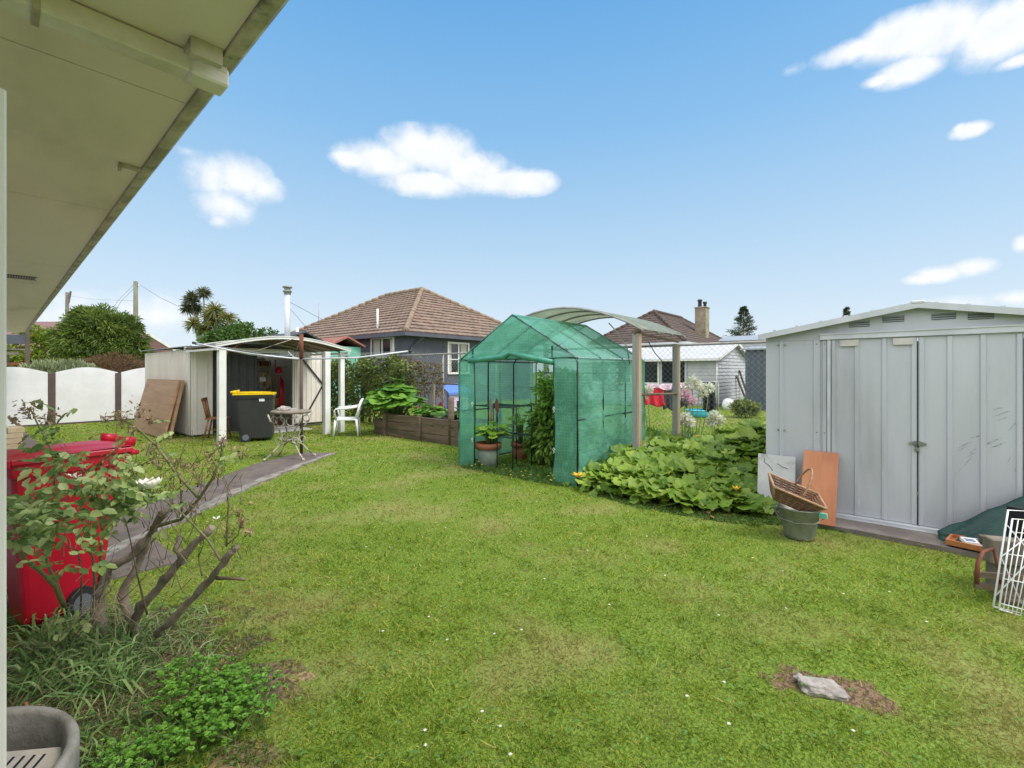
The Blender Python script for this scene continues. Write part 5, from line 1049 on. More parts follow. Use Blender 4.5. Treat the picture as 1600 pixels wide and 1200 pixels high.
# round concrete planter with a white grating
pl = thing('concrete_planter', 'round grey concrete planter ring in the bottom left corner', 'planter', PW(-1.85,1.38))
m = MB(); m.lathe([(.375,-.05),(.383,.155),(.389,.170),(.408,.172),(.417,.155),(.42,.05),(.41,-.05)], 48, jit=.012); m.build('ring', M('stained_concrete', (.34,.31,.27), (.21,.19,.16), 6, .9, bump=.5, bscale=40, c3=(.12,.11,.08), s3=5), pl); MB().lathe([(0,.0),(.37,.0)], 32).build('soil', MT['soil'], pl)
gr = MB(); gr.b2((-.2,-.21,0),(.16,.2,.012),.003)
gt_ = thing('plastic_grating', 'cream plastic slotted grating lying inside the concrete planter', 'grating', PW(-1.72,1.47,.075), math.radians(-50.2+14)); gt_.rotation_euler = (math.radians(4), math.radians(5), math.radians(-36))
gr.build('plate', M('cream_plastic', (.52,.47,.40), (.42,.37,.31), 8, .6, bump=.1), gt_)
m = MB()
for i in range(9): MB().b2((-.17+i*.018,-.18,.0121),(-.163+i*.018,-.06,.0135)).build('slot', MT['clothblack'], gt_)
for i in range(5): MB().b2((-.02+i*.03,.05,.0121),(-.012+i*.03,.17,.0135)).build('slot', MT['clothblack'], gt_)
m = MB(); m.tube([G(40,1098,.16), G(44,1110,.14), G(52,1125,.08)], .006, 6); tag(m.build('dead_leaf_stalk', MT['clay']), 'reddish dead leaf stalk hanging over the planter rim', 'stalk')
tag(leaves('fallen_leaf', LF['redleaf'], [tuple(G(1108,803,.03)), tuple(G(1116,810,.02)), tuple(G(395,787,.02))], [(1,.3,.2),(.4,1,.3),(0,1,.2)], [(0,.2,1),(.3,0,1),(-.3,-.2,1)], [.09,.07,.09], [.05,.05,.04]), 'brown fallen leaves below the pumpkin vine', 'leaves', kind='stuff')
# left edge clutter: slatted crate, timber stack
cr = thing('slatted_crate', 'small dark crate with white slats behind the red bin', 'crate', PW(-3.35,3.12), math.radians(-50.2)); MB().b2((-.13,-.1,0),(.13,.15,.36)).build('crate_body', MT['clothblack'], cr)
for z in (.05,.17,.30): MB().b2((-.14,-.115,z),(.14,-.10,z+.022)).build('slat', MT['pvc'], cr)
MB().b2((-.02,0,0),(.02,.04,.42)).build('tmp', MT['timber'], cr) if False else None
pk = MB(); pk.beam(PW(-2.98,2.92,0), PW(-2.98,2.92,.5), .04, .04, (1,0,0)); tag(pk.build('garden_stake', MT['timber']), 'short brown timber stake beside the red bin', 'stake')
for k, lb in enumerate(('bottom pale timber block of the stack by the house wall','second pale timber block of the stack by the house wall','third pale timber block of the stack by the house wall','topmost pale timber block of the stack by the house wall')):
    m = MB(); m.box((0,0,.05),(.22,.5,.095),None,.006); tag(m.build('timber_block', MT['cardboard'], loc=PW(-9.35,8.75,.012+.1*k), rz=math.radians(-8+5*k)), lb, 'timber', 'pale timber stack')
# ------------------------------------------------------------------ neighbouring houses
def course_roof(mb, bl, br, tl, tr, n, pitch=.30, lift=.055, wave=.009):
    """tiled slope in real overlapping courses between an eave line and a ridge line"""
    bl, br, tl, tr = map(V, (bl, br, tl, tr)); ux = (br-bl).normalized(); nrm = ux.cross(((tl+tr)/2-(bl+br)/2)).normalized()
    if nrm.z < 0: nrm = -nrm
    for k in range(n):
        f0, f1 = k/n, (k+1)/n; a0, b0, a1, b1 = bl.lerp(tl,f0), br.lerp(tr,f0), bl.lerp(tl,f1), br.lerp(tr,f1)
        L0 = (b0-a0).length; s0 = (a0-bl).dot(ux); N = max(2, int(L0/(pitch/3))); vs = []
        for i in range(N+1):
            u = i/N; p0 = a0.lerp(b0,u); p1 = a1.lerp(b1,u) if (b1-a1).length > .01 else a1; w_ = wave*math.sin((s0+L0*u)*6.283/pitch+k*0)
            vs += [p0+nrm*(-.005), p0+nrm*(lift+w_), p1+nrm*(.005+w_*.6)]
        fs = []
        for i in range(N): o = i*3; fs += [(o,o+3,o+4,o+1),(o+1,o+4,o+5,o+2)]
        mb.add(vs, fs)
def cap(mb, a, b, r=.11, step=.4):
    a, b = V(a), V(b); L = (b-a).length; n = max(1, int(L/step)); d = (b-a)/n
    for i in range(n): mb.tube([a+d*i, a+d*(i+1.08)], [r*1.12, r*.92], 8)
def window(t, face, c, w, h, lights=2, trans=.0, mat='white', sill=True, curtain=True, depth=.09, open_=False):
    """face: 'x' looks along -x, 'y' looks along -y; c = centre on the wall surface"""
    def bx(m, u0, u1, z0, z1, d0, d1):
        if face == 'x': m.b2((c[0]-d1, c[1]+u0, c[2]+z0), (c[0]-d0, c[1]+u1, c[2]+z1))
        else: m.b2((c[0]+u0, c[1]-d1, c[2]+z0), (c[0]+u1, c[1]-d0, c[2]+z1))
        return m
    m = MB(); f = .085
    bx(m,-w/2-f,w/2+f,h/2,h/2+f,-.02,.05); bx(m,-w/2-f,w/2+f,-h/2-f,-h/2,-.02,.07); bx(m,-w/2-f,-w/2,-h/2,h/2,-.02,.05); bx(m,w/2,w/2+f,-h/2,h/2,-.02,.05)
    for k in range(1, lights): u = -w/2+w*k/lights; bx(m,u-.035,u+.035,-h/2,h/2,-.01,.045)
    if trans: bx(m,-w/2,w/2,h/2-h*trans-.02,h/2-h*trans+.02,-.009,.04)
    fr = m.build('window', MT[mat], t); bx(MB(),-w/2,w/2,-h/2,h/2,.0,.012).build('pane', MT['glass'], fr)
    if curtain:
        bx(MB(),w*.12,w*.44,-h/2+.02,h/2-.02,.0125,.014).build('curtain', MT['curtain'], fr); bx(MB(),-w*.47,-w*.36,-h/2+.02,h/2-.02,.0125,.014).build('curtain', MT['curtain'], fr)
    return fr
def blue_house():
    x0, y0, x1, y1, ez = 11.32, 14.83, 20.32, 27.0, 3.0; pz_ = 5.71; ov = .0; cx = (x0+x1)/2; r0, r1 = y0+4.5, y1-4.5
    t = thing('blue_house', 'slate blue house with brown tiled hip roof beyond the fence', 'house', (x0,y0,0)); O = lambda x, y, z: (x-x0, y-y0, z); wi = .35
    m = MB(); m.b2(O(x0+wi,y0+wi,0), O(x1-wi,y1-wi,ez-.12))
    for k in range(8): m.b2(O(x0+wi+.9+k*1.0,y0+wi-.012,.1), O(x0+wi+.93+k*1.0,y0+wi-.001,ez-.3))
    m.build('wall', MT['bluewall'], t)
    m = MB(); A, B, C_, D_ = O(x0,y0,ez), O(x1,y0,ez), O(x1,y1,ez), O(x0,y1,ez); R0, R1 = O(cx,r0,pz_), O(cx,r1,pz_)
    course_roof(m, D_, A, R1, R0, 16); course_roof(m, A, B, R0, R0, 16); course_roof(m, B, C_, R0, R1, 16); course_roof(m, C_, D_, R1, R1, 16); rf = m.build('roof', MT['tile'], t)
    m = MB(); cap(m, V(A)+V((.05,.05,.06)), V(R0)+V((0,0,.05))); cap(m, V(B)+V((-.05,.05,.06)), V(R0)+V((0,0,.05))); cap(m, V(R0)+V((0,0,.06)), V(R1)+V((0,0,.06))); cap(m, V(D_)+V((.05,-.05,.06)), V(R1)+V((0,0,.05))); m.build('ridge_cap', MT['ridge'], rf)
    m = MB(); m.b2(O(x0-.10,y0-.10,ez-.16), O(x1+.1,y0+.02,ez-.02)); m.b2(O(x0-.10,y0+.02,ez-.16), O(x0+.02,y1+.1,ez-.02)); m.b2(O(x0+.02,y0+.02,ez-.14), O(x1,y1,ez-.10)); m.tube([O(x0+.9,y0+.0,ez-.16), O(x0+.75,y0+.3,ez-.42), O(x0+.52,y0+.29,ez-.6), O(x0+.5,y0+.29,.2)], .045, 8); m.build('gutter', MT['bluewall'], t)
    window(t, 'y', (3.15,wi,2.03), 1.15, 1.25, 2, .55); window(t, 'x', (wi,2.0,2.45), 1.5, .72, 2, 0); window(t, 'x', (wi,4.6,2.42), 1.0, .5, 1, 0)
    m = MB(); m.tube([O(x0+.5,y0+2.6,ez+.1), O(x0+.5,y0+2.6,ez+1.15)], .045, 8); m.build('vent_pipe', MT['pvc'], rf); m = MB(); m.tube([O(x0+.3,y0+9.5,ez+.1), O(x0+.3,y0+9.5,ez+.75)], .08, 8); m.build('vent_pipe', MT['pvc'], rf)
    m = MB(); m.tube([O(x0+1.2,y0+9,ez+.6), O(x0+1.2,y0+9,ez+2.1)], .018, 5); m.build('aerial', MT['wire'], rf)
blue_house()
def mint_hut():
    t = thing('sleepout', 'low mint green outbuilding with rusty roof beside the blue house', 'outbuilding', (9.5,17.2,0)); t.scale = (.52,1,1.04); MB().b2((0,0,0),(2.6,4.5,2.35)).build('wall', MT['mint'], t)
    m = MB(); m.ext([(-.2,-.2,2.33),(-.2,4.7,2.33),(-.2,4.7,2.40),(-.2,-.2,2.40)], (1.5,0,.35)); m.ext([(1.3,-.2,2.68),(1.3,4.7,2.68),(1.3,4.7,2.75),(1.3,-.2,2.75)], (1.5,0,-.35)); m.build('roof', MT['rosy'], t)
mint_hut()
dk = thing('dark_lean_to', 'low dark roofed lean-to just behind the white garden shed', 'outbuilding', (8.0,18.2,0)); dk.scale = (.62,1,1.12); MB().b2((0,0,0),(3.0,3.0,2.3)).build('wall', MT['bluewall'], dk); m = MB(); m.ext([(-.15,-.2,2.3),(-.15,3.2,2.3),(-.15,3.2,2.36),(-.15,-.2,2.36)], (1.65,0,.35)); m.ext([(1.5,-.2,2.65),(1.5,3.2,2.65),(1.5,3.2,2.71),(1.5,-.2,2.71)], (1.6,0,-.4)); m.build('roof', MT['dark'], dk)
fl = thing('flue_pipe', 'tall steel chimney flue with a cowl rising behind the white shed', 'flue', P(449,535,14.6)-V((0,0,.45))); m = MB(); m.tube([(0,0,0),(0,0,2.0)], .085, 14); m.build('pipe', MT['zinc2'], fl)
m = MB(); m.lathe([(.10,1.95),(.10,2.0),(.13,2.02),(.13,2.06),(.09,2.09),(.09,2.14),(.15,2.16),(.13,2.2),(0,2.22)], 14); m.build('cowl', MT['galv'], fl); m = MB(); m.lathe([(.26,.15),(.11,.5),(.09,.5)], 14); m.build('flashing', MT['black'], fl)
m = MB(); o = fl.location; m.tube([(0,0,1.75), P(505,500,15.5)-o], .006, 4); m.tube([(0,0,1.6), P(486,520,14.8)-o], .005, 4); m.build('guy_wire', MT['cable'], fl)
def brown_house():
    x0, y0, x1, y1, ez, pz_ = 27.35, 9.65, 39.2, 16.25, 3.2, 5.5; cy = (y0+y1)/2; r0, r1 = x0+3.3, x1-3.3
    t = thing('brown_house', 'dark brown tiled hip roof house with lichen chimney behind the garage', 'house', (x0,y0,0)); O = lambda x, y, z: (x-x0, y-y0, z)
    MB().b2(O(x0+.4,y0+.4,0), O(x1-.4,y1-.4,ez-.1)).build('wall', MT['boards'], t)
    m = MB(); A, B, C_, D_ = O(x0,y0,ez), O(x1,y0,ez), O(x1,y1,ez), O(x0,y1,ez); R0, R1 = O(r0,cy,pz_), O(r1,cy,pz_)
    course_roof(m, D_, A, R0, R0, 13, .3, .035); course_roof(m, A, B, R0, R1, 13, .3, .03, .01); course_roof(m, B, C_, R1, R1, 13); course_roof(m, C_, D_, R1, R0, 13); rf = m.build('roof', MT['tile2'], t)
    m = MB(); cap(m, V(A)+V((.05,.05,.05)), V(R0)+V((0,0,.04))); cap(m, V(D_)+V((.05,-.05,.05)), V(R0)+V((0,0,.04))); cap(m, V(R0)+V((0,0,.05)), V(R1)+V((0,0,.05))); cap(m, V(B), V(R1)); m.build('ridge_cap', MT['tile2'], rf)
    m = MB(); m.b2(O(x0-.1,y0-.1,ez-.15), O(x1,y0+.02,ez-.02)); m.b2(O(x0-.1,y0+.02,ez-.15), O(x0+.02,y1,ez-.02)); m.build('gutter', MT['zinc2'], t)
    c = P(1097,505,33.0)-V((x0,y0,0)); m = MB(); m.b2((c.x-.38,c.y-.38,3.6),(c.x+.38,c.y+.38,5.88),.02); m.b2((c.x-.42,c.y-.42,5.88),(c.x+.42,c.y+.42,5.97),.02); ch = m.build('chimney', MT['chim'], rf)
    m = MB(); m.lathe([(.14,5.95),(.12,6.35),(.17,6.4),(.16,6.5),(.10,6.52)], 12, (c.x-.1,c.y+.12,0)); m.lathe([(.12,5.95),(.10,6.2),(.15,6.25),(.14,6.35),(.1,6.36)], 12, (c.x+.15,c.y-.15,0)); m.build('chimney_pot', MT['black'], ch)
brown_house()
def garage():
    x0, y0, x1, y1, ez, rz_ = 20.1, 5.85, 25.2, 12.5, 2.0, 2.68; t = thing('garage', 'pale grey weatherboard garage with low gable beyond the chain fence', 'garage', (x0,y0,0)); xm = (x1-x0)/2; H_ = y1-y0
    m = MB(); m.b2((.02,.02,0),(x1-x0-.02,H_,ez-.03))
    m.ext([(0.02,.02,ez-.03),(x1-x0-.02,.02,ez-.03),(xm,.02,rz_-.03)], (0,H_-.04,0)); n = 17
    for k in range(n):
        z = .08+k*.15
        if z+.15 < ez+.05: xa, xb = 0, x1-x0
        else: f = (z+.10-ez)/(rz_-ez); xa, xb = xm*f, (x1-x0)-xm*f
        if xb-xa < .3: continue
        m.ext([(xa,.0,z+.15),(xa,-.028,z),(xa,.0,z)], (xb-xa,0,0))
        if z+.15 < ez: m.ext([(.0,0,z+.15),(-.028,0,z),(.0,0,z)], (0,H_,0))
    m.build('wall', MT['boards'], t)
    m = MB()
    for s, xa, xb in ((1,-.25,xm),(-1,x1-x0+.25,xm)):
        k_ = (rz_-ez)/xm*.25; q = [(xa,-.2,ez-k_),(xb,-.2,rz_),(xb,-.2,rz_+.05),(xa,-.2,ez-k_+.05)]; m.ext(q, (0,H_+.4,0))
    m.build('roof', MT['lightroof'], t)
    m = MB()
    for s, xa in ((1,-.27),(-1,x1-x0+.27)): m.beam((xa,-.22,ez-.04),(xm,-.22,rz_+.02),.03,.12)
    m.tube([(-.04,-.04,ez),(-.04,-.04,.1)], .035, 6); m.b2((-.36,-.2,ez-.12),(-.25,H_,ez-.03)); m.build('trim', MT['white'], t)
    f = window(t, 'x', (-.03,1.75,1.42), 1.0, .95, 1, 0, 'boards', curtain=False); f2 = window(t, 'x', (-.03,3.4,1.42), 1.9, .95, 3, 0, 'white', curtain=False)
    window(t, 'x', (-.03,5.3,1.42), .9, .95, 1, 0, 'white', curtain=False)
garage()
for i, (dx, lb) in enumerate(((0,'shorter grey plank leaning on the garage end'),(.25,'longer pale plank leaning on the garage end'))):
    m = MB(); m.beam((23.4+dx*2,5.45,.02),(23.0+dx*2,5.8,1.25+dx),.12,.03); tag(m.build('leaning_plank', MT['oldwood']), lb, 'plank', 'planks leaning on the garage')
def shed_box(name, label, cat, x0, y0, x1, y1, z, mw, mr, rise=.25):
    t = thing(name, label, cat, (x0,y0,0)); a, b = x1-x0, y1-y0; m = MB(); m.b2((0,0,0),(a,b,z)); ribbed(m, (-.004,0), (-.004,b), 0, z-.01, .2, .02, (-1,0)); ribbed(m, (0,-.004), (a,-.004), 0, z-.01, .2, .02, (0,-1)); m.build('wall', MT[mw], t)
    m = MB(); m.ext([(-.15,-.15,z),(a/2,-.15,z+rise),(a+.15,-.15,z),(a+.15,-.15,z+.05),(a/2,-.15,z+rise+.05),(-.15,-.15,z+.05)], (0,b+.3,0)); m.build('roof', MT[mr], t); return t
shed_box('steel_shed', 'navy blue steel shed behind the chain fence right of the garage', 'shed', 19.3, -1.5, 22.5, 4.55, 2.25, 'navy', 'smoked', .15)
shed_box('grey_roofed_building', 'distant building with a pale blue grey roof right of the conifer', 'building', 36, 6.0, 44, 11.5, 3.6, 'boards', 'smoked', .6)
# far left: brown house with verandah
bh = thing('neighbour_house', 'brown house with dull red roof glimpsed past the eave at far left', 'house', PW(-27.2,28), math.radians(39.8)); MB().b2((0,0,0),(9,12,2.9)).build('wall', MT['brownwall'], bh)
m = MB(); m.ext([(-.5,-.5,2.9),(9.5,-.5,2.9),(4.5,-.5,4.9)], (0,13,0)); m.build('roof', MT['redroof'], bh); m = MB(); m.beam((-.5,-.52,2.9),(4.5,-.52,4.9),.04,.2); m.beam((4.5,-.52,4.9),(9.5,-.52,2.9),.04,.2); m.build('barge_board', MT['white'], bh)
vd = thing('verandah', 'brown timber verandah with purple brown post behind the white fence', 'verandah', (1.0,19.0,0))
def vpt(px, py, Y): return P(px, py, Y)-vd.location
m = MB(); a, b = vpt(43,512,15.4), vpt(43,580,15.4); m.beam((a.x,a.y,0),(a.x,a.y,a.z),.10,.10,(1,0,0)); m.beam((a.x,a.y,a.z-.05),(a.x,a.y,a.z+.02),.2,.2,(1,0,0)); m.build('post', MT['brownpost'], vd)
m = MB(); m.beam(vpt(-60,530,15.2), vpt(43,530,15.4), .10, .30, (0,0,1)); m.build('beam', MT['bluewall'], vd); m = MB(); m.beam(vpt(-60,570,15.0), vpt(43,568,15.3), .08, .10); m.build('rail', MT['rust'], vd)
m = MB(); m.beam(vpt(-60,549,15.9), vpt(33,546,15.9), .8, .05); m.beam(vpt(-60,553,15.5), vpt(30,552,15.5), .05, .10); m.tube([vpt(12,554,15.8), vpt(10,575,15.8)], .05, 6); m.build('bench_shelf', MT['oldwood'], vd)
# ------------------------------------------------------------------ trees beyond the fences
def trunk(mb, pts, r0, r1): rs = [r0+(r1-r0)*i/(len(pts)-1) for i in range(len(pts))]; mb.tube(pts, rs, 8)
def round_tree(name, label, cat, X, Y, zc, r, mat, ncl, per, cr, ln, wd, shape='oval', low=-.55, group=None, trunk_r=.15):
    o = PW(X, Y); t = thing(name, label, cat, o, 0, group); p, ou, rn = crown_pts((0,0,zc), r, ncl, per, cr, .6, low); leaves('crown', LF[mat], p, ou+unit(len(p))*.8-np.array([0,0,.3]), ou*.6+unit(len(p))*.5+np.array([0,0,.4]), ln, wd, shape, t, rnd=rn)
    m = MB(); trunk(m, [(0,0,0),(.05,.03,zc*.5),(0,0,zc)], trunk_r, trunk_r*.5)
    for k in range(9):
        a = k*2.4; e = (r[0]*.75*math.cos(a), r[1]*.75*math.sin(a), zc+r[2]*(.5*math.sin(k*1.3))); trunk(m, [(0,0,zc*.45),(e[0]*.4,e[1]*.4,zc*.75),e], trunk_r*.5, .015)
    m.build('trunk', MT['bark'], t); return t
round_tree('round_tree', 'large dense round dark green tree beyond the white fence', 'tree', -19.3, 22, 2.75, (1.52,1.6,1.55), 'tree', 240, 70, .30, .26, .045, 'oval', -.35)
round_tree('lime_bush', 'bright yellow green bush left of the large round tree', 'bush', -23.6, 23.5, 1.95, (1.35,1.35,1.6), 'lime', 130, 60, .3, .17, .10, 'oval', -.6, None, .08)
round_tree('leafy_tree', 'mid green bushy tree beside the golden cabbage tree', 'tree', -12.9, 22.5, 2.5, (1.8,1.4,1.15), 'mid', 170, 50, .28, .15, .09, 'oval', -.6)
round_tree('leafy_tree', 'small dark green treetop behind the white shed roof', 'tree', -17.3, 25, 1.9, (.65,.6,.75), 'mid', 50, 50, .22, .13, .08, 'oval', -.6, None, .06)
round_tree('dry_bush', 'dry brown bush at the foot of the large round tree', 'bush', -14.6, 17.2, 1.15, (1.25,.6,.85), 'brownb', 150, 60, .25, .12, .02, 'oval', -.7, None, .05)
gy = thing('silver_shrub', 'low silvery green shrub row showing over the white fence', 'shrub', PW(-14.4,14.9)); p, ou, rn = crown_pts((0,0,1.2), (1.0,.45,.55), 120, 40, .16, .5, -.7); a = math.radians(-8)
leaves('foliage', LF['grey'], p, ou*.4+np.array([0,0,1])+unit(len(p))*.4, unit(len(p)), .14, .035, 'oval', gy, rnd=rn); MB().tube([(0,0,0),(0,0,1.0)], .04, 6).build('stem', MT['bark'], gy)
def cabbage_tree(label, X, Y, heads, mat, base=(0,0)):
    o = PW(X, Y); t = thing('cabbage_tree', label, 'tree', o); m = MB(); P_, D_, L_, R_ = [], [], [], []
    for (px, py, r) in heads:
        c = P(px, py, Y)-o; c = c+V((random.uniform(-.3,.3), random.uniform(-.3,.3), 0)); trunk(m, [(0,0,0),(c.x*.1,c.y*.1,c.z*.45),(c.x*.55,c.y*.55,c.z*.75),tuple(c)], .075, .03)
        n = 230
        for u in unit(n):
            if u[2] < -.75: continue
            P_.append(tuple(c+V(u)*.04)); D_.append(u+np.array([0,0,-.15])); L_.append(r*(.7+.4*random.random())); R_.append(np.clip(.5+.5*u[2]*.6+.2*RNG.normal(), 0, 1))
    L_ = np.array(L_); leaves('crown', LF[mat], np.array(P_), np.array(D_), unit(len(P_)), L_, .045, 'blade', t, curl=L_*.25, rnd=np.array(R_)); m.build('trunk', MT['lichen'], t)
cabbage_tree('tall dark spiky cabbage tree with thin forked trunk', -16.4, 25, [(298,470,.48),(322,458,.46),(310,463,.42),(292,482,.42),(306,480,.40)], 'palm')
cabbage_tree('golden green spiky cabbage tree right of the tall dark one', -14.9, 24, [(325,492,.6),(342,484,.6),(356,496,.6),(312,505,.5),(338,503,.6),(322,515,.5),(350,512,.5)], 'palm2')
# conifers
def conifer(label, px, Y, ztop, zbase, R, n=26):
    o = PW((px-800)/F*Y, Y); t = thing('conifer', label, 'tree', o); m = MB(); trunk(m, [(0,0,0),(0,0,ztop*.5),(0,0,ztop)], .18, .02); P_, D_ = [], []
    for k in range(n*7):
        f = random.random()**.8; z = zbase+(ztop-zbase)*f; L = R*(1-f)*(.7+.5*random.random())+.12; a = random.random()*6.28; ns = 26
        e = V((math.cos(a)*L, math.sin(a)*L, z+L*.25)); s = V((0,0,z))
        if k % 3 == 0: trunk(m, [tuple(s), tuple(e)], .025, .006)
        for j in range(ns): q = s.lerp(e, .25+.75*j/ns); P_.append(tuple(q+V((random.gauss(0,.04),random.gauss(0,.04),random.gauss(0,.04))))); D_.append((math.cos(a)+random.gauss(0,.7), math.sin(a)+random.gauss(0,.7), random.gauss(.1,.4)))
    leaves('crown', LF['fir'], np.array(P_), np.array(D_), unit(len(P_)), .20, .05, 'oval', t); m.build('trunk', MT['bark'], t)
conifer('small dark conifer beyond the garage, right of the chimney', 1162, 45, 7.6, 3.2, 2.0)
conifer('tip of a narrow conifer showing above the grey shed roof', 1323, 50, 8.2, 3.0, .8)
# poles and wires
def pole(label, px, Y, top, r, mat, arm):
    o = PW((px-800)/F*Y, Y); t = thing('power_pole', label, 'power pole', o); MB().tube([(0,0,0),(0,0,top*.5),(0,0,top)], [r*1.2,r*1.05,r*.9], 10).build('pole', MT[mat], t)
    if arm: m = MB(); m.beam((-.5,.2,top-2.2),(.4,-.2,top-2.2),.1,.1); m.beam((.08,-.08,top-.9),(.2,-.2,top+.1),.1,.1); m.build('crossarm', MT['polewood'], t)
    else: m = MB(); m.lathe([(0,0),(.05,.02),(.05,.14),(0,.16)], 8, (r,-r,top-.35)); m.build('insulator', MT['pvc'], t)
    return t
pole('grey power pole with crossarm left of the round tree', 105, 40, 8.2, .14, 'polewood', True); pole('mossy green power pole behind the large round tree', 212, 32, 7.6, .14, 'lichen', False)
m = MB(); m.tube([P(215,443,32), P(250,465,29), P(292,485,26.5), P(330,512,24)], .011, 4); m.tube([P(208,446,32), P(186,468,34), P(170,490,36)], .01, 4); m.tube([P(208,452,32), P(190,470,34), P(176,492,36)], .01, 4); m.tube([P(105,462,40), P(150,468,36), P(208,470,32)], .006, 4); tag(m.build('power_line', MT['cable']), 'thin black power lines slung from the mossy power pole', 'cable')
# ------------------------------------------------------------------ over the fence: washing, lilies, toys
LY = 10.8
def wp(px, py, Y=LY): return P(px, py, Y)
wl = thing('washing_line', 'low washing line with two thin posts beyond the chain fence', 'clothesline', wp(1060,650)*1.0); o = V((wl.location.x, wl.location.y, 0)); wl.location = o
m = MB(); m.tube([wp(1003,602)-o, wp(1060,604)-o, wp(1122,596)-o], .004, 5); m.build('line', MT['pvc'], wl)
for px in (1003,1122): q = wp(px,600)-o; MB().tube([(q.x,q.y,0),(q.x,q.y,q.z+.03)], .018, 7).build('post', MT['galv'], wl)
def cloth(name, label, cat, x0, x1, yt, yb, mat, fold=.02, group=None, Y=LY):
    m = MB(); ph = random.random()*6
    m.grid(lambda u, v: P(x0+(x1-x0)*u+(2.0*math.sin(v*4+ph))*v, yt+(yb-yt)*v+2*math.sin(u*7+ph)*v, Y+fold*math.sin(u*15+ph)*(.3+v)), 20, 12); return tag(m.build(name, MT[mat], solid=.006), label, cat, group)
cloth('red_garment', 'bright red garment hanging on the low washing line', 'clothing', 1007, 1038, 603, 634, 'clothred'); cloth('dark_trousers', 'charcoal trousers hanging beside the red garment', 'clothing', 1036, 1056, 606, 640, 'clothdark')
cloth('black_garment', 'black garment hanging right of the rear canopy post', 'clothing', 1064, 1076, 606, 636, 'clothblack'); cloth('black_coat', 'long black coat with curved shoulder at the right of the washing line', 'clothing', 1097, 1117, 597, 642, 'clothblack', .04)
cloth('pink_towel', 'pink towel folded over the washing line above the red garment', 'towel', 1010, 1050, 600, 608, 'clothpink', .02, None, LY-.04); cloth('lilac_towel', 'lilac towel on the line right of the rear canopy post', 'towel', 1062, 1078, 598, 608, 'clothpink', .02, None, LY-.04)
pw = PW(-0, 0); q = G(1093,651); pt = thing('paddling_pool', 'bright turquoise plastic paddling pool on the neighbour lawn', 'paddling pool', (q.x,q.y,0)); m = MB(); m.lathe([(.30,.0),(.36,.03),(.40,.20),(.36,.21),(.32,.05),(0,.04)], 20, sx=1.2); m.build('shell', MT['poolblue'], pt); MB().lathe([(.355,.20),(.42,.205),(.42,.225),(.35,.225)], 20, sx=1.2).build('rim', M('pale_turquoise', (.10,.55,.66)), pt)
for (px, w_, h_, mt, lb, c_) in ((1138,.22,.42,'pvc','white sack bundled against the garage wall','sack'),(1152,.25,.36,'clothblack','dark tub beside the white sack at the garage','tub')):
    q = G(px,640); m = MB(); m.lathe([(0,0),(w_*.8,.0),(w_,h_*.4),(w_*.8,h_*.85),(w_*.3,h_),(0,h_)], 12, jit=.1); tag(m.build(c_, MT[mt], loc=(q.x,q.y,0)), lb, c_)
tag(clump('dark_shrub', 0, 0, LF['ivy'], tuple(G(1163,640,.25)), (.35,.35,.3), 30, 30, .12, .10, .05), 'small dark shrub by the navy steel shed', 'shrub')
def lily(label, x, y, n, heads, mat, spread=.3, hgt=.55, hz=.9):
    t = thing('lily_plant', label, 'plant', (x,y,0)); d = RNG.normal(size=(n,3))*.45; d[:,2] = 1; L_ = hgt*(.6+.6*RNG.random(n)); p = np.stack([spread*RNG.normal(size=n)*.6, spread*RNG.normal(size=n)*.6, np.zeros(n)], 1)
    leaves('foliage', LF['lily'], p, d, np.cross(d, unit(n)), L_*1.4, .035, 'blade', t, curl=L_*.7); m = MB(); P_, D_ = [], []
    for (dx, dy, z) in heads:
        m.tube([(dx*.3,dy*.3,0),(dx*.8,dy*.8,z*.6),(dx,dy,z)], .007, 5); u = unit(70); P_ += [tuple(np.array([dx,dy,z])+k*.03) for k in u]; D_ += list(u)
    leaves('flower_head', LF[mat], np.array(P_), np.array(D_), unit(len(P_)), .085, .035, 'oval', t); m.build('stem', MT['stem'], t); return t
def at_px(px, py, Y): return P(px, py, Y)
def lily_at(label, px, Y, hs, mat, n=170, hgt=.5, spread=.3):
    c = P(px, 600, Y); lily(label, c.x, c.y, n, [((P(a,b,Y)-c).x, (P(a,b,Y)-c).y, P(a,b,Y).z) for a, b in hs], mat, spread, hgt)
lily_at('strappy lily with cream flower heads right of the rear canopy post', 1083, 8.4, [(1082,594),(1092,602),(1098,614),(1108,606),(1076,604)], 'whitep', 200)
lily_at('strappy lily with pink flower heads low beside the rear canopy post', 1068, 8.3, [(1074,622),(1080,626),(1070,616)], 'pinkp', 160)
lily_at('white flowering lily clump in front of the turquoise pool', 1118, 8.0, [(1116,650),(1124,656),(1112,658)], 'daisy' if False else 'whitep', 140, .3)
lily_at('arching strappy lily foliage between the two canopy posts', 1022, 8.3, [(1012,610),(1006,616)], 'whitep', 260, .55, .35)
lily_at('pale flowered lily clump just right of the rear canopy post base', 1068, 7.95, [(1072,652),(1078,660),(1066,655)], 'whitep', 200, .35)
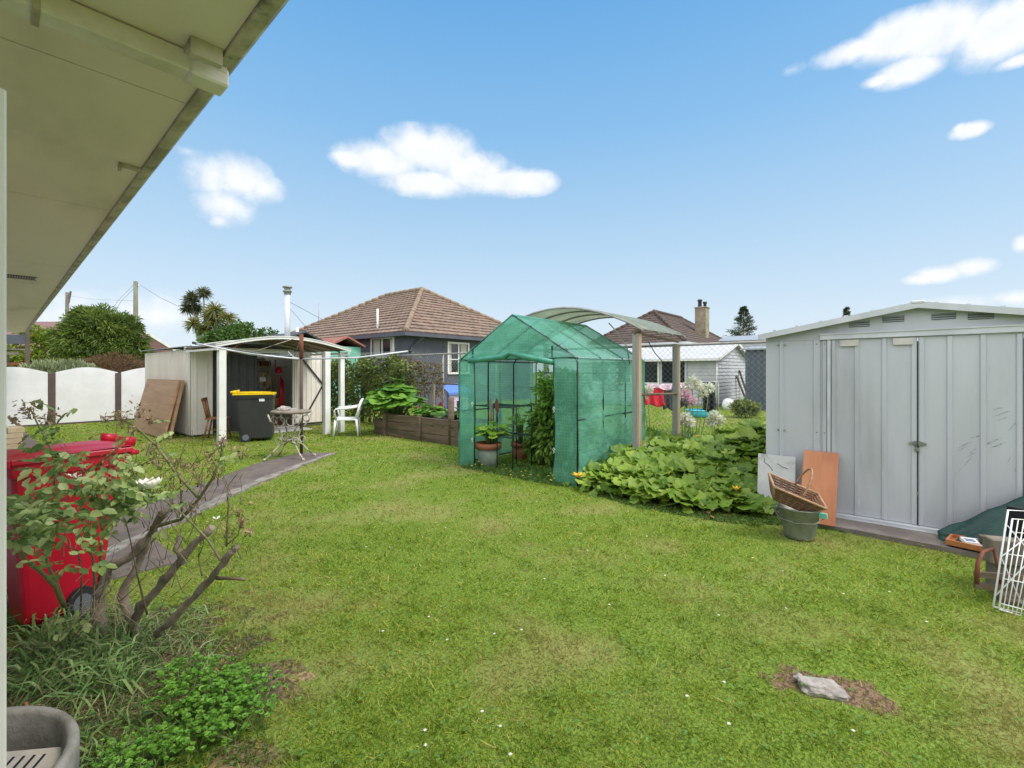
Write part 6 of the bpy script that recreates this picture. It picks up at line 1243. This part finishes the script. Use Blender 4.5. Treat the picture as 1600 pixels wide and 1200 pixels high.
# playhouse
ph = thing('playhouse', 'small blue roofed lilac toy playhouse beyond the fence', 'playhouse', P(678,600,13.2)); ph.location.z = 0; ph.rotation_euler = (0,0,0)
m = MB(); m.b2((0,-.62,0),(.75,0,.85)); m.ext([(.0,-.62,.85),(.0,0,.85),(0,-.31,1.02)][::-1], (.75,0,0)); m.build('wall', MT['toypink'], ph)
m = MB(); m.ext([(-.06,-.68,.80),(-.06,-.31,1.04),(-.06,.06,.80),(-.06,.06,.86),(-.06,-.31,1.10),(-.06,-.68,.86)], (.87,0,0)); m.b2((-.03,-.66,.0),(.0,-.56,.82)); m.b2((-.03,-.06,0),(.0,.03,.82)); m.build('roof', MT['toyblue'], ph)
m = MB(); m.ext([(-.02,-.48,.0),(-.02,-.16,.0),(-.02,-.16,.45),(-.02,-.32,.6),(-.02,-.48,.45)], (-.02,0,0)); m.build('door', MT['toyred'], ph); MB().b2((.3,-.64,.35),(.5,-.62,.62)).build('window', MT['glass'], ph)
q = P(668,632,13.4); tb = thing('toy_table', 'small red toy table left of the playhouse', 'table', (q.x,q.y,0)); MB().b2((-.3,-.25,.38),(.3,.25,.42),.01).build('tabletop', MT['toyred'], tb); [MB().b2((a-.02,b-.02,0),(a+.02,b+.02,.38)).build('leg', MT['toyred'], tb) for a in (-.26,.26) for b in (-.2,.2)]
m = MB(); q = P(677,628,10.2); m.beam((q.x,q.y+.04,.0),(q.x,q.y,1.17),.09,.04,(1,0,0)); tag(m.build('timber_post', MT['oldwood']), 'pale leaning timber stake at the back of the timber bed', 'post')
m = MB(); q = P(705,628,9.2); m.tube([(q.x,q.y,0),(q.x,q.y,.93)], .06, 10); tag(m.build('timber_post', MT['timber']), 'mossy thick stump post near the greenhouse corner', 'post')
# ------------------------------------------------------------------ camera, light, sky
cam = bpy.data.cameras.new('camera'); co = bpy.data.objects.new('camera', cam); COL.objects.link(co); S.camera = co
co.location = (0,0,H); co.rotation_euler = (math.radians(90),0,math.radians(-50.2)); cam.sensor_width = 36; cam.lens = 36*F/1600; cam.shift_y = -20/1600; cam.clip_end = 2000; cam.clip_start = .05
SEL, SAZ = 54, 0      # sun elevation; azimuth is measured from behind the camera towards its left
sd = bpy.data.lights.new('sun', 'SUN'); sd.energy = 2.2; sd.angle = math.radians(22); sd.color = (1,.96,.90); so = bpy.data.objects.new('sun', sd); COL.objects.link(so)
sx, sy = .27, -.963; dv = V((sx*math.cos(math.radians(SEL)), sy*math.cos(math.radians(SEL)), math.sin(math.radians(SEL))))
so.rotation_euler = dv.to_track_quat('Z', 'Y').to_euler(); so.location = (0,-5,12)
w = bpy.data.worlds.new('World'); S.world = w; w.use_nodes = True; nt = w.node_tree; nt.nodes.clear(); L = nt.links
out = N_(nt, 'ShaderNodeOutputWorld'); bg = N_(nt, 'ShaderNodeBackground'); L.new(bg.outputs[0], out.inputs[0])
sky = N_(nt, 'ShaderNodeTexSky', sky_type='NISHITA'); sky.sun_disc = False; sky.sun_elevation = math.radians(SEL); sky.sun_rotation = math.atan2(sx, sy); sky.dust_density = .6; sky.air_density = 1.0
tc = N_(nt, 'ShaderNodeTexCoord'); sp = N_(nt, 'ShaderNodeSeparateXYZ'); L.new(tc.outputs['Generated'], sp.inputs[0])
def mth(op, a, b=None, c=None):
    n = N_(nt, 'ShaderNodeMath', operation=op)
    for i, v in enumerate((a, b, c)):
        if v is None: continue
        if isinstance(v, (int, float)): n.inputs[i].default_value = v
        else: L.new(v, n.inputs[i])
    return n.outputs[0]
az = mth('ARCTAN2', sp.outputs[0], sp.outputs[1]); el = mth('ARCSINE', sp.outputs[2])
cv = N_(nt, 'ShaderNodeCombineXYZ'); L.new(az, cv.inputs[0]); L.new(el, cv.inputs[1])
ramp = N_(nt, 'ShaderNodeValToRGB'); L.new(mth('MULTIPLY', el, 1/1.5708), ramp.inputs[0]); re = ramp.color_ramp.elements
STOPS = [(0,(.78,.87,.95)),(.06,(.70,.83,.95)),(.16,(.50,.72,.93)),(.30,(.27,.56,.90)),(.42,(.16,.45,.84)),(.75,(.09,.30,.68)),(1,(.08,.25,.58))]
while len(re) < len(STOPS): re.new(.5)
for e_, (p_, c_) in zip(re, STOPS): e_.position = p_; e_.color = rgb(c_)
SKYGAIN = 7.8   # the ramp is scaled up to the physical sky's range; Background strength brings both down
sc = N_(nt, 'ShaderNodeMix', data_type='RGBA', blend_type='MIX'); sc.inputs[0].default_value = .85
rs_ = N_(nt, 'ShaderNodeVectorMath', operation='SCALE'); L.new(ramp.outputs[0], rs_.inputs[0]); rs_.inputs['Scale'].default_value = SKYGAIN
L.new(sky.outputs[0], sc.inputs[6]); L.new(rs_.outputs[0], sc.inputs[7])
# clouds: puffs at compass bearings and elevations, edges broken by noise
n1 = N_(nt, 'ShaderNodeTexNoise'); n1.inputs['Scale'].default_value = 9; n1.inputs['Detail'].default_value = 10; n1.inputs['Roughness'].default_value = .7; L.new(cv.outputs[0], n1.inputs['Vector'])
n2 = N_(nt, 'ShaderNodeTexNoise'); n2.inputs['Scale'].default_value = 26; n2.inputs['Detail'].default_value = 8; L.new(cv.outputs[0], n2.inputs['Vector'])
def pd(px, py): X, Y, Z = (px-800)/F, 1.0, (580-py)/F; x, y = W(X, Y); r = math.sqrt(x*x+y*y+Z*Z); return math.atan2(x, y), math.asin(Z/r)
PUFFS = [(600,252,75,34,1),(650,235,62,42,1),(690,240,60,46,1),(735,270,70,38,1),(790,285,60,26,1),(835,285,38,22,1),(670,285,90,26,1),(555,250,40,18,.9),
 (330,275,50,38,.72),(375,280,55,44,.78),(410,295,38,26,.65),(350,320,50,36,.68),(345,345,22,14,.6),(293,237,26,12,.35),
 (1330,80,70,22,.8),(1400,60,80,42,1),(1470,50,90,52,1),(1550,55,80,56,1),(1420,110,70,26,.95),(1375,125,34,12,.9),(1600,30,60,50,1),(1240,108,30,12,.3),(1590,95,50,12,.75),(1680,40,90,60,1),
 (1515,204,36,14,.95),(1500,201,14,10,.8),(1470,428,50,15,.85),(1520,418,42,16,.9),(1440,436,34,10,.7),(1598,380,20,16,.9),
 (110,470,110,30,.35),(240,490,90,42,.55),(150,500,150,30,.5),(1500,475,160,16,.45),(1580,466,60,14,.6)]
tot = None
for (px, py, rx, ry, s) in PUFFS:
    rx, ry = rx*.9, ry*.88; a, e = pd(px, py); a2, _ = pd(px+rx, py); _, e2 = pd(px, py-ry)
    vs_ = N_(nt, 'ShaderNodeVectorMath', operation='SUBTRACT'); L.new(cv.outputs[0], vs_.inputs[0]); vs_.inputs[1].default_value = (a, e, 0)
    vm = N_(nt, 'ShaderNodeVectorMath', operation='MULTIPLY'); L.new(vs_.outputs[0], vm.inputs[0]); vm.inputs[1].default_value = (1/abs(a2-a), 1/abs(e2-e), 0)
    ln = N_(nt, 'ShaderNodeVectorMath', operation='LENGTH'); L.new(vm.outputs[0], ln.inputs[0])
    f = mth('MULTIPLY', mth('MAXIMUM', mth('SUBTRACT', 1.35, ln.outputs['Value']), 0), s)
    tot = f if tot is None else mth('MAXIMUM', tot, f)
q = mth('ADD', tot, mth('ADD', mth('MULTIPLY', mth('SUBTRACT', n1.outputs[0], .5), 1.25), mth('MULTIPLY', mth('SUBTRACT', n2.outputs[0], .5), .5))); q = mth('MULTIPLY', q, mth('MINIMUM', mth('MULTIPLY', tot, 6), 1))
mr = N_(nt, 'ShaderNodeMapRange', interpolation_type='SMOOTHSTEP'); mr.inputs[1].default_value = .0; mr.inputs[2].default_value = .88; L.new(q, mr.inputs[0])
cc = N_(nt, 'ShaderNodeMix', data_type='RGBA'); L.new(n2.outputs[0], cc.inputs[0]); cc.inputs[6].default_value = rgb([SKYGAIN*k for k in (.80,.85,.92)]); cc.inputs[7].default_value = rgb([SKYGAIN*k for k in (1.12,1.12,1.12)])
# bright cloud bank added out of view, behind and overhead, to lift ambient light
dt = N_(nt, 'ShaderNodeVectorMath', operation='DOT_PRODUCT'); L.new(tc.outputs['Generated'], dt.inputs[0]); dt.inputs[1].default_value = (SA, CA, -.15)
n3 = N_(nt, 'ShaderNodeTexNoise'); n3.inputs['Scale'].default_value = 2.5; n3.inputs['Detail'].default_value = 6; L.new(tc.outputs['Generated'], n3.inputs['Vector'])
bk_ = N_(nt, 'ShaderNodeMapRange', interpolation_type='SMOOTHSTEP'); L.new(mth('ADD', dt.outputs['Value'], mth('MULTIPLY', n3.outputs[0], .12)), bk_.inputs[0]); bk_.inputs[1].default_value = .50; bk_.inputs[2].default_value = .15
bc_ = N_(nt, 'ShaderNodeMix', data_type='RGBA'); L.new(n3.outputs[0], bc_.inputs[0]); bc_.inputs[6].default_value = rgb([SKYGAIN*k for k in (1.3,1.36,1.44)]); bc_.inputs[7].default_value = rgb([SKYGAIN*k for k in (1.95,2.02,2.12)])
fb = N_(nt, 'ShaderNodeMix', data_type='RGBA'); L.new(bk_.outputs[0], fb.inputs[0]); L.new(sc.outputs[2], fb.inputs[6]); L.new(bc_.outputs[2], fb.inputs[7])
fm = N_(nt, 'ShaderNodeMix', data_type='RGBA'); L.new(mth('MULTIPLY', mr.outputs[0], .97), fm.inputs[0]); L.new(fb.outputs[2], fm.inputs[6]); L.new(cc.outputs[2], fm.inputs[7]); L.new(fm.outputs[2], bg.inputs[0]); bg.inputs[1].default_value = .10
S.view_settings.view_transform = 'Standard'; S.view_settings.look = 'None'; S.view_settings.exposure = 0.4; S.view_settings.gamma = 1.0
